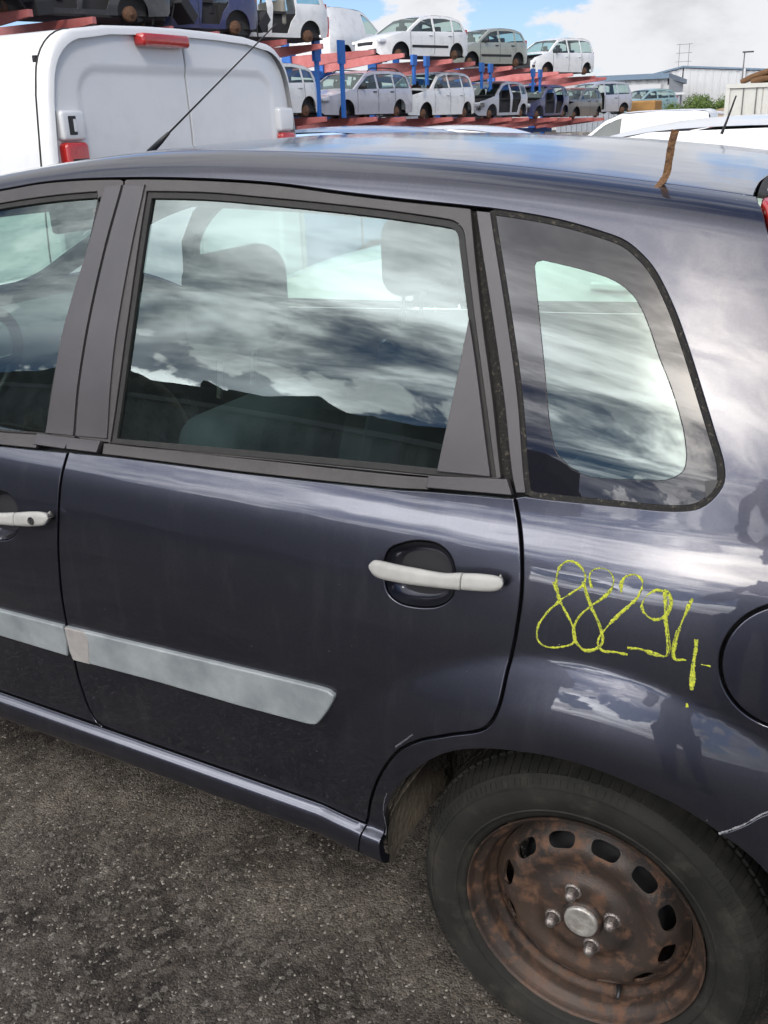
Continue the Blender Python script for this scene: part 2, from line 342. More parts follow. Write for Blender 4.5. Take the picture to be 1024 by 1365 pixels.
def sec_normal(x, s, e=.002):
    a = sec_point(x+e, s)-sec_point(x-e, s); b = sec_point(x, s+e)-sec_point(x, s-e)
    n = np.cross(a, b); n = n/np.linalg.norm(n, axis=-1, keepdims=True)
    return np.where(n[..., 1:2] > .3, -n, n)
# outlines on the parked car as (length x, girth s) in metres
T = {
'cant': [(-1.3255,1.3157),(-1.2112,1.319),(-1.1035,1.3165),(-0.9795,1.3125),(-0.8419,1.31),(-0.6558,1.3063),(-0.5188,1.2977),(-0.3895,1.2923),(-0.2748,1.2914)],
'cant_rear': [(-0.2748,1.2914),(-0.247,1.2914),(-0.1481,1.2868),(-0.0791,1.277),(-0.0385,1.2666),(-0.0101,1.2475),(0.0097,1.2275),(0.0415,1.1773),(0.0706,1.1173),(0.1,1.0482),(0.123,0.992),(0.1401,0.9478),(0.1443,0.9203),(0.1358,0.8953),(0.1193,0.8756),(0.0926,0.8661),(0.002,0.8582),(-0.1084,0.8508),(-0.1315,0.8505),(-0.1456,0.8481)],
'strip_left': [(-0.2716,1.287),(-0.2191,1.1212),(-0.1836,1.0001),(-0.1543,0.8798),(-0.1449,0.8519)],
'strip_right': [(-0.2486,1.287),(-0.1965,1.1241),(-0.1624,1.0032),(-0.1367,0.8827),(-0.1297,0.8545)],
'frit': [(-0.1658,1.2119),(-0.1641,1.2185),(-0.1548,1.2217),(-0.0915,1.2149),(-0.0466,1.2053),(-0.0181,1.1886),(-0.0028,1.1702),(0.014,1.1408),(0.032,1.1017),(0.0602,1.0461),(0.0823,0.9896),(0.0913,0.9532),(0.0904,0.9297),(0.0742,0.9136),(0.0385,0.9058),(-0.0376,0.8977),(-0.0652,0.9049),(-0.0906,0.9267),(-0.104,0.9582),(-0.1258,1.0489),(-0.1481,1.1395)],
'gap1': [(-1.0628,0.7966),(-1.0717,0.7303),(-1.0802,0.6437),(-1.0917,0.5294),(-1.0987,0.4391),(-1.1005,0.3612),(-1.1035,0.2625),(-1.0882,0.1808),(-1.1434,0.014)],
'gap2': [(-0.1468,0.8479),(-0.1218,0.7676),(-0.1134,0.7059),(-0.1162,0.6396),(-0.1237,0.5796),(-0.1305,0.5163),(-0.1488,0.4805),(-0.2134,0.4463),(-0.2692,0.4148),(-0.3124,0.3762),(-0.3513,0.3154),(-0.3817,0.2437),(-0.4022,0.1705)],
'sill': [(-1.3727,0.1466),(-1.1309,0.025),(-0.775,0.1433),(-0.6252,0.0273),(-0.4133,0.1603)],
'arch': [(-0.3761,0.0381),(-0.4059,0.0056),(-0.3565,0.2079),(-0.3262,0.2809),(-0.2705,0.3593),(-0.214,0.4119),(-0.1579,0.4387),(-0.0905,0.4559),(-0.0267,0.4641),(0.0346,0.4627),(0.0936,0.4521),(0.1508,0.435),(0.2073,0.4059),(0.2525,0.3752),(0.278,0.3473)],
'belt_bot': [(-1.2514,0.7836),(-1.1535,0.7948),(-1.0628,0.7966),(-0.9745,0.8021),(-0.6216,0.815),(-0.3499,0.8296),(-0.2912,0.8356),(-0.1466,0.8467)],
'belt_top': [(-1.2582,0.8103),(-1.1481,0.8181),(-1.0566,0.8218),(-0.9784,0.8233),(-0.6248,0.8384),(-0.2884,0.856),(-0.1696,0.8711),(-0.1568,0.8708)],
'bgap': [(-0.9861,1.3093),(-0.9847,1.3028),(-1.0108,1.1768),(-1.0339,1.0431),(-1.0476,0.9165),(-1.0508,0.8232)],
'bp_right': [(-0.927,1.3065),(-0.9309,1.273),(-0.9475,1.144),(-0.9614,0.9982),(-0.9637,0.828)],
'bp_left': [(-1.0295,1.3096),(-1.0366,1.2752),(-1.0589,1.1818),(-1.1018,1.03),(-1.1185,0.9103),(-1.1316,0.8194)],
'fr_right': [(-0.2795,1.2898),(-0.2348,1.1192),(-0.2003,0.9977),(-0.1696,0.8711)],
'glass': [(-0.9187,1.2794),(-0.779,1.2785),(-0.6503,1.2742),(-0.4617,1.2682),(-0.3308,1.2619),(-0.3074,1.2594),(-0.2959,1.251),(-0.287,1.2234),(-0.2577,1.1202),(-0.2221,0.9946),(-0.1888,0.8729),(-0.2779,0.8663),(-0.5943,0.8491),(-0.9515,0.8295),(-0.9422,0.9107),(-0.9306,1.0704)],
'tri': [(-0.2571,1.1164),(-0.2778,0.8657),(-0.188,0.8712),(-0.2307,1.0299),(-0.2486,1.0901)],
'fglass_r': [(-1.3176,1.2812),(-1.2036,1.2876),(-1.0459,1.2849),(-1.0575,1.1994),(-1.0997,1.0388),(-1.1254,0.8934),(-1.132,0.8224),(-1.2591,0.8149)],
'capA': [(-1.0646,0.8216),(-0.9786,0.8247),(-0.9839,0.8009),(-1.0628,0.7981)],
'capF': [(-1.1468,0.8191),(-1.0567,0.8221),(-1.0668,0.7976),(-1.1526,0.7956)],
'capR': [(-0.2886,0.8572),(-0.1594,0.8722),(-0.1479,0.8477),(-0.2913,0.8368)],
'mold': [(-1.0969,0.4198),(-0.8509,0.4309),(-0.6878,0.4385),(-0.5224,0.446),(-0.4561,0.4464),(-0.4454,0.4411),(-0.4482,0.4277),(-0.4802,0.3759),(-0.4911,0.3642),(-0.5099,0.3599),(-0.6526,0.3537),(-0.8781,0.3495),(-1.0933,0.3407),(-1.0981,0.3618)],
'moldcap': [(-1.0969,0.4198),(-1.0416,0.4218),(-1.0333,0.406),(-1.0457,0.3433),(-1.0933,0.3407),(-1.0981,0.3618)],
'fmold': [(-1.2996,0.4147),(-1.1039,0.4218),(-1.11,0.3466),(-1.3233,0.3448)],
'handle': [(-0.3645,0.6976),(-0.363,0.7073),(-0.3566,0.7125),(-0.2905,0.7159),(-0.2272,0.7179),(-0.1967,0.7238),(-0.1689,0.7271),(-0.1472,0.7273),(-0.1373,0.7243),(-0.1341,0.7174),(-0.1355,0.7084),(-0.1421,0.7022),(-0.1904,0.6952),(-0.2386,0.6902),(-0.3099,0.685),(-0.3547,0.6865)],
'recess': [(-0.2901,0.7483),(-0.317,0.74),(-0.3399,0.7261),(-0.3465,0.7076),(-0.3444,0.6779),(-0.3365,0.6566),(-0.3168,0.6454),(-0.2816,0.6452),(-0.2477,0.6549),(-0.2292,0.6712),(-0.2253,0.6891),(-0.228,0.7187),(-0.2376,0.736),(-0.2573,0.748)],
'fhandle': [(-1.0804,0.6618),(-1.085,0.6721),(-1.1033,0.675),(-1.2037,0.658),(-1.3048,0.645),(-1.3405,0.6346),(-1.3469,0.6211),(-1.308,0.6196),(-1.2065,0.6299),(-1.1121,0.6411),(-1.0888,0.648)],
'frecess': [(-1.1964,0.6409),(-1.1957,0.6614),(-1.2159,0.6832),(-1.2421,0.6871),(-1.2756,0.6836),(-1.2997,0.6641),(-1.3064,0.6228),(-1.2983,0.588),(-1.2537,0.5843),(-1.2183,0.5956),(-1.2001,0.6149)],
'keyhole': [(-1.1172,0.6544)],
'fuel': [(0.2425,0.7434),(0.2294,0.7315),(0.2069,0.7178),(0.1901,0.6989),(0.1801,0.6798),(0.1772,0.6605),(0.1802,0.6387),(0.189,0.6192),(0.2017,0.6047),(0.2184,0.5945),(0.2483,0.5846),(0.2822,0.5849)],
'seam': [(-0.8206,1.4214),(-0.3628,1.4167),(-0.1977,1.4008),(-0.0165,1.4039),(0.1191,1.4234)],
'hatch': [(0.1202,1.4173),(0.0941,1.5434),(0.0711,1.664),(0.0644,1.664)],
'lamp': [(0.1264,1.3831),(0.1332,1.3672),(0.1462,1.3283)],
'bump': [(0.2079,0.4052),(0.2369,0.4275),(0.2664,0.4526)],
'blacktag': [(0.122,0.9181),(0.1382,0.9221),(0.1394,0.8983),(0.126,0.8876)],
'num0': [(-0.0652,0.7283),(-0.0611,0.7198),(-0.0577,0.7131),(-0.0547,0.7025)],
'num1': [(-0.0529,0.7029),(-0.0577,0.7131),(-0.0624,0.7362),(-0.0593,0.7533),(-0.0461,0.763),(-0.0306,0.7586),(-0.0199,0.7444),(-0.0228,0.7311),(-0.0393,0.7149),(-0.0545,0.7007),(-0.0746,0.6736),(-0.0835,0.6523),(-0.0809,0.6333),(-0.0668,0.626),(-0.0444,0.632),(-0.0293,0.6395),(-0.0252,0.6482),(-0.0307,0.668),(-0.0438,0.6879),(-0.054,0.7026)],
'num2': [(-0.0082,0.7303),(-0.0134,0.742),(-0.0132,0.7529),(-0.0036,0.76),(0.0109,0.7592),(0.0208,0.7485),(0.0198,0.7358),(0.0094,0.7193),(-0.0101,0.7006),(-0.0245,0.6807),(-0.0289,0.6607),(-0.0229,0.6429),(-0.011,0.6349),(0.0034,0.6384),(0.0134,0.6476),(0.0141,0.6591),(0.0066,0.68),(-0.0067,0.7031),(-0.0184,0.7247),(-0.0225,0.7366)],
'num3': [(0.0344,0.7315),(0.0325,0.7454),(0.0363,0.755),(0.0492,0.7608),(0.0597,0.7557),(0.0619,0.7455),(0.0559,0.7266),(0.0394,0.7054),(0.0211,0.6795),(0.0104,0.6602),(0.0099,0.6468),(0.0177,0.6402),(0.0355,0.6421),(0.0532,0.6423)],
'num4': [(0.0958,0.7446),(0.0825,0.744),(0.0703,0.7347),(0.0648,0.7194),(0.0703,0.7079),(0.0847,0.7018),(0.0958,0.7075),(0.1024,0.7212),(0.1022,0.7353),(0.094,0.746),(0.0977,0.7132),(0.1073,0.6572),(0.1039,0.6509),(0.0903,0.6517),(0.0694,0.6546),(0.0521,0.6526)],
'num5': [(0.1309,0.7411),(0.1277,0.7294),(0.1193,0.6924),(0.1162,0.6554),(0.1192,0.6498),(0.1339,0.6518)],
'num6': [(0.1432,0.6846),(0.1444,0.6686),(0.1439,0.6502),(0.1447,0.6282),(0.1458,0.609)],
'num7': [(0.1538,0.6497),(0.1619,0.6495),(0.1668,0.6494)],
'num8': [(0.1415,0.5883),(0.1425,0.5825)],
}
# ================================================================= ground
def node_mat(name):
    m = bpy.data.materials.new(name); m.use_nodes = True; return m, m.node_tree.nodes, m.node_tree.links, m.node_tree.nodes['Principled BSDF']
m, n, l, b = node_mat('worn_asphalt'); M['asphalt'] = m
tc = n.new('ShaderNodeTexCoord')
def tex(kind, sc, det=5, rough=.6, **k):
    t = n.new(kind); t.inputs['Scale'].default_value = sc
    if 'Detail' in t.inputs and kind == 'ShaderNodeTexNoise': t.inputs['Detail'].default_value = det; t.inputs['Roughness'].default_value = rough
    l.new(tc.outputs['Object'], t.inputs['Vector']); return t
def mr(v, a, b_, c_=0, d=1):
    t = n.new('ShaderNodeMapRange'); t.inputs[1].default_value = a; t.inputs[2].default_value = b_; t.inputs[3].default_value = c_; t.inputs[4].default_value = d; l.new(v, t.inputs[0]); return t.outputs[0]
def mixc(f, A_, B_):
    t = n.new('ShaderNodeMix'); t.data_type = 'RGBA'; l.new(f, t.inputs['Factor'])
    for s, v in (('A', A_), ('B', B_)):
        if isinstance(v, tuple): t.inputs[s].default_value = (*v, 1)
        else: l.new(v, t.inputs[s])
    return t.outputs['Result']
v1 = tex('ShaderNodeTexVoronoi', 210); v2 = tex('ShaderNodeTexVoronoi', 95); big = tex('ShaderNodeTexNoise', 1.7, 6); mid = tex('ShaderNodeTexNoise', 9, 8, .7); fin = tex('ShaderNodeTexNoise', 420, 4)
sepc = n.new('ShaderNodeSeparateColor'); l.new(v1.outputs['Color'], sepc.inputs[0]); sepd = n.new('ShaderNodeSeparateColor'); l.new(v2.outputs['Color'], sepd.inputs[0])
chip = mr(sepc.outputs[0], .0, 1.0, .32, 1.45)
base = mixc(mr(big.outputs[0], .38, .66), (.015, .012, .0098), (.044, .036, .030))
base = mixc(mr(mid.outputs[0], .40, .72), base, (.078, .064, .052))
t = n.new('ShaderNodeVectorMath'); t.operation = 'SCALE'; l.new(base, t.inputs[0]); l.new(chip, t.inputs['Scale'])
v3 = tex('ShaderNodeTexVoronoi', 55); sepe = n.new('ShaderNodeSeparateColor'); l.new(v3.outputs['Color'], sepe.inputs[0])
dust = tex('ShaderNodeTexNoise', .85, 7, .62); dust2 = tex('ShaderNodeTexNoise', 3.4, 8, .68)
da = n.new('ShaderNodeMath'); da.operation = 'MULTIPLY'; l.new(mr(dust.outputs[0], .42, .60), da.inputs[0]); l.new(mr(dust2.outputs[0], .38, .62), da.inputs[1])
c1 = mixc(mr(sepe.outputs[0], .72, .97, 0, .8), t.outputs[0], (.085, .072, .060))
dm = n.new('ShaderNodeMath'); dm.operation = 'MULTIPLY'; l.new(da.outputs[0], dm.inputs[0]); l.new(mr(sepc.outputs[1], .2, .9, .15, .85), dm.inputs[1])
c1 = mixc(dm.outputs[0], c1, (.20, .175, .145))
c2 = mixc(mr(sepd.outputs[1], .90, .96, 0, .6), c1, (.16, .145, .125))
c3 = mixc(mr(sepc.outputs[2], .972, .985, 0, .8), c2, (.34, .31, .27))
l.new(c3, b.inputs['Base Color']); b.inputs['Roughness'].default_value = .86; b.inputs['Specular IOR Level'].default_value = .35
hb = n.new('ShaderNodeMath'); hb.operation = 'MULTIPLY_ADD'; l.new(v1.outputs['Distance'], hb.inputs[0]); hb.inputs[1].default_value = -1.0; l.new(mid.outputs[0], hb.inputs[2])
h2 = n.new('ShaderNodeMath'); h2.operation = 'MULTIPLY_ADD'; l.new(fin.outputs[0], h2.inputs[0]); h2.inputs[1].default_value = .25; l.new(hb.outputs[0], h2.inputs[2])
bp_ = n.new('ShaderNodeBump'); bp_.inputs['Strength'].default_value = .45; bp_.inputs['Distance'].default_value = .006; l.new(h2.outputs[0], bp_.inputs['Height']); l.new(bp_.outputs[0], b.inputs['Normal'])
# one sheet, finely divided and gently uneven where the camera stands
xs = np.concatenate([[-900, -400, -150, -60, -25, -12, -6], np.arange(-4, 2.01, .05), [4, 8, 15, 30, 80, 300, 900]]); ys = np.concatenate([[-900, -300, -80, -30, -12, -6, -4], np.arange(-3, 2.01, .05), [4, 8, 16, 30, 60, 120, 300, 900]])
X, Y = np.meshgrid(xs, ys); Z = .0035*np.sin(X*3.1+1)*np.cos(Y*2.3)+.0025*np.sin(X*7.7+Y*5.1)-.004; Z = np.where((np.abs(X+1) < 4) & (np.abs(Y) < 3), Z, -.006)
V = np.stack([X.ravel(), Y.ravel(), Z.ravel()], 1); nx = len(xs); F = [(j*nx+i, j*nx+i+1, (j+1)*nx+i+1, (j+1)*nx+i) for j in range(len(ys)-1) for i in range(nx-1)]
g_ = MB().add(V, F).build('ground', M['asphalt'], None, True); g_['kind'] = 'structure'
# loose grit lying on the asphalt
M['grit'] = mat('loose_grit', (.075, .066, .056), .9, var=(60, 1, (.21, .19, .16)))
V = []; F = []; rg = np.random.default_rng(11)
for i in range(5200):
    x = rg.uniform(-2.9, .5); y = -abs(rg.normal(0, .55))+.12 if i % 3 else rg.uniform(-1.1, .1)
    if math.hypot(x, y+.0) < .02: continue
    s_ = .0011+.0022*rg.random()**3; h = s_*.8; b0 = len(V); a0 = rg.uniform(0, 6.28); k = 5
    for j in range(k): a = a0+2*math.pi*j/k; rr = s_*rg.uniform(.7, 1.3); V.append((x+rr*math.cos(a), y+rr*math.sin(a)*.8, -.004))
    for j in range(k): a = a0+.3+2*math.pi*j/k; rr = s_*rg.uniform(.4, .8); V.append((x+rr*math.cos(a), y+rr*math.sin(a)*.8, -.002+h))
    F += [(b0+j, b0+(j+1) % k, b0+k+(j+1) % k, b0+k+j) for j in range(k)]+[tuple(b0+k+j for j in range(k))]
o = MB().add(V, F).build('gravel', M['grit']); tag(o, 'loose grit and small stones scattered on the dark asphalt', 'gravel', kind='stuff')
# ================================================================= panel builder
def dense(pts, step=.008, closed=True):
    p = np.array(pts, float); q = np.vstack([p, p[:1]]) if closed else p
    d = np.concatenate([[0], np.cumsum(np.hypot(*np.diff(q, axis=0).T))]); out = []
    for i in range(len(q)-1):
        n = max(1, int(round((d[i+1]-d[i])/step)))
        for k in range(n): out.append(q[i]+(q[i+1]-q[i])*k/n)
    if not closed: out.append(q[-1])
    return np.array(out)
def ccurve(pts, step=.008):
    """smooth closed curve"""
    p = [tuple(q) for q in pts]; n = len(p); c_ = curve([p[-2], p[-1]]+p+[p[0], p[1]], step)
    a, b_ = np.array(p[0]), np.array(p[0]); d = np.linalg.norm(c_-a, axis=1); i = int(np.argmin(d[:len(d)//2])); j = len(d)//2+int(np.argmin(d[len(d)//2:])); return c_[i:j]
def curve(pts, step=.008):
    """smooth open curve through points (centripetal Catmull-Rom)"""
    p = np.array(pts, float)
    if len(p) < 3: return p
    p = np.vstack([2*p[0]-p[1], p, 2*p[-1]-p[-2]]); out = []
    for i in range(1, len(p)-2):
        a, b, c_, d = p[i-1:i+3]; t0 = 0; t1 = t0+max(np.linalg.norm(b-a), 1e-9)**.5; t2 = t1+max(np.linalg.norm(c_-b), 1e-9)**.5; t3 = t2+max(np.linalg.norm(d-c_), 1e-9)**.5
        n = max(1, int(round(np.linalg.norm(c_-b)/step)))
        for k in range(n):
            t = t1+(t2-t1)*k/n
            A1 = (t1-t)/(t1-t0)*a+(t-t0)/(t1-t0)*b; A2 = (t2-t)/(t2-t1)*b+(t-t1)/(t2-t1)*c_; A3 = (t3-t)/(t3-t2)*c_+(t-t2)/(t3-t2)*d
            B1 = (t2-t)/(t2-t0)*A1+(t-t0)/(t2-t0)*A2; B2 = (t3-t)/(t3-t1)*A2+(t-t1)/(t3-t1)*A3
            out.append((t2-t)/(t2-t1)*B1+(t-t1)/(t2-t1)*B2)
    out.append(p[-2]); return np.array(out)
def loop(*parts):
    """closed polygon from arrays of points, counter-clockwise, repeats dropped"""
    q = np.vstack([np.array(a, float) for a in parts]); keep = [0]
    for i in range(1, len(q)):
        if np.linalg.norm(q[i]-q[keep[-1]]) > .0012: keep.append(i)
    q = q[keep]
    if np.linalg.norm(q[0]-q[-1]) < .0012: q = q[:-1]
    if area(q) < 0: q = q[::-1]
    return q
def area(q): x, y = q.T; return .5*np.sum(x*np.roll(y, -1)-y*np.roll(x, -1))
def inset(q, d):
    e1 = q-np.roll(q, 1, 0); e2 = np.roll(q, -1, 0)-q
    e1 /= np.linalg.norm(e1, axis=1, keepdims=True)+1e-12; e2 /= np.linalg.norm(e2, axis=1, keepdims=True)+1e-12
    n = np.stack([-(e1+e2)[:, 1], (e1+e2)[:, 0]], 1); ln = np.linalg.norm(n, axis=1, keepdims=True); n = n/np.maximum(ln, 1e-9)
    cosh = np.clip((n*np.stack([-e1[:, 1], e1[:, 0]], 1)).sum(1, keepdims=True), .5, 1)
    return q+n*d/cosh, -n
def pip(P, q):
    x, y = P[:, 0][:, None], P[:, 1][:, None]; a = q; b = np.roll(q, -1, 0)
    c1 = (a[:, 1] > y) != (b[:, 1] > y)
    xi = a[:, 0]+(y-a[:, 1])*(b[:, 0]-a[:, 0])/np.where(np.abs(b[:, 1]-a[:, 1]) < 1e-12, 1e-12, b[:, 1]-a[:, 1])
    return (np.sum(c1 & (x < xi), 1) % 2) == 1
def seg_dist(P, q):
    a = q; b = np.roll(q, -1, 0); ab = b-a; out = np.full(len(P), 9.)
    for i in range(0, len(P), 2000):
        p = P[i:i+2000][:, None]; t = np.clip(((p-a)*ab).sum(-1)/np.maximum((ab*ab).sum(-1), 1e-12), 0, 1)
        out[i:i+2000] = np.linalg.norm(p-(a+ab*t[..., None]), axis=-1).min(1)
    return out
def panel(name, outer, m, parent=None, holes=(), off=0.0, gap=0.0, hem=.010, b=.0015, grid=.014, step=.008, P=None, Nn=None, dome=0, hole_hem=None, y_mirror=None):
    P = P or sec_point; Nn = Nn or sec_normal
    loops = [(dense(outer, step), 1)]+[(dense(h, step)[::-1], -1) for h in holes]
    r0 = [inset(q, gap+b) for q, s in loops]
    polys = [r[0] for r in r0]
    lo = polys[0].min(0); hi = polys[0].max(0)
    gx, gy = np.meshgrid(np.arange(lo[0]+grid/2, hi[0], grid), np.arange(lo[1]+grid/2, hi[1], grid)); G = np.stack([gx.ravel(), gy.ravel()], 1)
    if len(G):
        G = G[pip(G, polys[0])]
        for h in polys[1:]: G = G[~pip(G, h)]
        for h in polys:
            if len(G): G = G[seg_dist(G, h) > grid*.45]
    pts = np.vstack(polys+[G]) if len(G) else np.vstack(polys)
    edges = []; st = 0
    for q in polys:
        n = len(q); edges += [(st+i, st+(i+1) % n) for i in range(n)]; st += n
    vo, _, fo, *_ = delaunay_2d_cdt([Vector(p) for p in pts], edges, [], 0, 1e-7)
    uv = np.array([(p[0], p[1]) for p in vo]); F = np.array([f for f in fo if len(f) == 3]); cen = uv[F].mean(1)
    k = pip(cen, polys[0])
    for h in polys[1:]: k &= ~pip(cen, h)
    F = F[k]
    nn = Nn(uv[:, 0], uv[:, 1]); V3 = P(uv[:, 0], uv[:, 1])+nn*off
    if dome:
        dd = np.min([seg_dist(uv, q) for q in polys], 0); V3 = V3+nn*(dome*(1-np.exp(-dd/.02)))[:, None]
    V = [V3]; NN = [nn]; faces = [tuple(f) for f in F]
    # winding to agree with the outward normal
    fn = np.cross(V3[F[:, 1]]-V3[F[:, 0]], V3[F[:, 2]]-V3[F[:, 0]])
    if (fn*nn[F[:, 0]]).sum() < 0: faces = [f[::-1] for f in faces]
    base = len(V3)
    if hem:
        for li, (q, s) in enumerate(loops):
            hh = hem if (li == 0 or hole_hem is None) else hole_hem
            rings = [(gap+b, 0, 0), (gap+b*.3, b*.3, 1), (gap, b, 2), (gap, max(hh, b*1.2), 2)]
            n = len(q); ids = []
            for (ins, dep, kind) in rings:
                qq, o2 = inset(q, ins); nb = Nn(qq[:, 0], qq[:, 1]); p0 = P(qq[:, 0], qq[:, 1])
                e3 = P(qq[:, 0]+o2[:, 0]*.003, qq[:, 1]+o2[:, 1]*.003)-p0; e3 /= np.linalg.norm(e3, axis=1, keepdims=True)
                e3 = e3-nb*(e3*nb).sum(1, keepdims=True); e3 /= np.linalg.norm(e3, axis=1, keepdims=True)
                V.append(p0+nb*(off-dep)); nr = nb if kind == 0 else (nb+e3 if kind == 1 else e3)
                NN.append(nr/np.linalg.norm(nr, axis=1, keepdims=True)); ids.append(base); base += n
            for a in range(3):
                for i in range(n):
                    j = (i+1) % n; A, B_ = ids[a], ids[a+1]
                    faces.append((A+i, B_+i, B_+j, A+j))
    V = np.vstack(V); NN = np.vstack(NN)
    # skirt winding
    nsk = [f for f in faces if len(f) == 4]
    if nsk:
        fixed = []
        for f in faces:
            if len(f) == 4:
                fn = np.cross(V[f[1]]-V[f[0]], V[f[3]]-V[f[0]])
                if fn.dot(NN[f[1]]+NN[f[0]]*.2) < 0: f = f[::-1]
            fixed.append(f)
        faces = fixed
    me = bpy.data.meshes.new(name); me.from_pydata([tuple(p) for p in V], [], faces); me.update(); me.shade_smooth()
    me.normals_split_custom_set_from_vertices([tuple(n) for n in NN]); me.materials.append(m)
    o = bpy.data.objects.new(name, me); link(o, parent); return o
def A(k): return np.array(T[k], float)

# ================================================================= the parked car
car = empty('parked_car', (0, 0, 0), label='dark blue hatchback with rusty steel wheel and yellow 88294 written on its flank', cat='car')
XL = -2.02                                                    # front edge of the front door
def fx(k, x0, x1): return np.interp
gap1 = curve(np.vstack([A('gap1')[:-1], [(-1.062, .168)]])); gap1 = gap1[gap1[:, 1] > .164]
gap2 = curve(A('gap2'))
beltb = curve([(XL, .745), (-1.6, .765), (-1.35, .7785), (-1.1495, .789), (-1.0588, .7947), (-.9701, .8003), (-.6174, .8132), (-.3466, .8277), (-.2881, .8337), (-.1443, .8448)])
beltt = curve([(XL, .775), (-1.6, .793), (-1.35, .8045), (-1.2517, .8084), (-1.1414, .8162), (-1.0502, .8198), (-.9723, .8214), (-.6201, .8364), (-.2855, .8539), (-.1674, .869)])
cant = curve([(-2.75, 1.30), (-2.02, 1.313), (-1.6, 1.3155)]+[tuple(p) for p in A('cant')])
SILL = .1655
def cut(c, x0, x1): return c[(c[:, 0] > x0) & (c[:, 0] < x1)]
bx1 = float(np.interp(.79, gap1[::-1, 1], gap1[::-1, 0]))
front_skin = loop([(XL, SILL)], gap1[::-1], cut(beltb, XL-.01, -1.065)[::-1])
rear_skin = loop(gap1, [(-.4035, SILL)], gap2[::-1], cut(beltb, -1.05, -.15)[::-1])
arch = curve([(-.357, .075), (-.3632, .13), (-.3565, .2064)]+[tuple(p) for p in A('arch')[3:]]+[(.32, .28), (.355, .18), (.362, .08)])
arch_front = arch[arch[:, 0] < .2079]; arch_rear = arch[arch[:, 0] >= .2079]
crear = curve(A('cant_rear')[:-1])
lampedge = [(.119, 1.411), (.1264, 1.3804), (.1332, 1.3646), (.1462, 1.3257), (.18, 1.24), (.25, 1.09), (.33, .93)]
bump_top = curve([(.2079, .4036), (.2369, .426), (.2663, .4511), (.35, .475), (.50, .48), (.66, .48)])
body_outer = loop([(-2.75, S_SEAM), (-2.0, S_SEAM), (.119, S_SEAM)], lampedge, [(.42, .80), (.52, .80), (.66, .70)], bump_top[::-1], arch_front[::-1],
    [(-.357, .070), (-.42, .06), (-.4035, SILL)], gap2[::-1][1:], [(-.1433, .8462)], crear[::-1], cut(cant, -2.75, -.28)[::-1], [(-2.75, 1.30)])
sill_poly = loop([(-2.1, .02), (-.42, .02)], [(-.42, .06), (-.4035, SILL), (-2.1, SILL)])

far = []                                                      # shapes repeated on the far side of the car
def both(o): far.append(o); return o
fuel_c = (.2685, .665); fuel_r = .091
def circle(c_, r, n=72, sx=1): return np.array([(c_[0]+math.cos(2*math.pi*i/n)*r*sx, c_[1]+math.sin(2*math.pi*i/n)*r) for i in range(n)])
body = both(panel('body_side', body_outer, M['paint'], car, holes=[circle(fuel_c, fuel_r)], gap=.0018, hem=.016, b=.0022, grid=.010))
both(panel('sill', sill_poly, M['paint'], car, gap=.0, hem=.02, grid=.012))
# the fuel flap
panel('fuel_flap', circle(fuel_c, fuel_r), M['paint'], car, gap=.0028, hem=.010, b=.002, grid=.010)
rear_bumper = loop(bump_top, [(.66, .05), (.372, .05)], arch_rear[::-1])
both(panel('rear_bumper', rear_bumper, M['paint'], car, gap=.0012, hem=.016, grid=.014))
# doors
fdoor = both(panel('door', front_skin, M['paint'], car, holes=[ccurve(A('frecess'), .005)], gap=.0028, hem=.018, b=.0022, grid=.010, hole_hem=.006))
rdoor = both(panel('door', rear_skin, M['paint'], car, holes=[ccurve(A('recess'), .005)], gap=.0028, hem=.018, b=.0022, grid=.010, hole_hem=.006))
# handle recesses: bowls pressed into the skin
def bowl(hole, parent):
    q = dense(ccurve(hole, .005), .005); c_ = q.mean(0); rings = [(1.015, .003), (.97, .011), (.90, .020), (.78, .028), (.55, .034), (.25, .037)]
    V = []; F = []; n = len(q)
    for (k, d) in rings:
        u = c_+(q-c_)*k; V += list(sec_point(u[:, 0], u[:, 1])-sec_normal(u[:, 0], u[:, 1])*d)
    u = c_[None]; V += list(sec_point(u[:, 0], u[:, 1])-sec_normal(u[:, 0], u[:, 1])*.038)
    for a in range(len(rings)-1):
        for i in range(n): F.append((a*n+i, a*n+(i+1) % n, (a+1)*n+(i+1) % n, (a+1)*n+i))
    for i in range(n): F.append(((len(rings)-1)*n+i, (len(rings)-1)*n+(i+1) % n, len(rings)*n))
    mb = MB(); mb.add(V, F); o = mb.build('handle_recess', M['paint'], parent, True); return o
both(bowl(A('frecess'), fdoor)); both(bowl(A('recess'), rdoor))
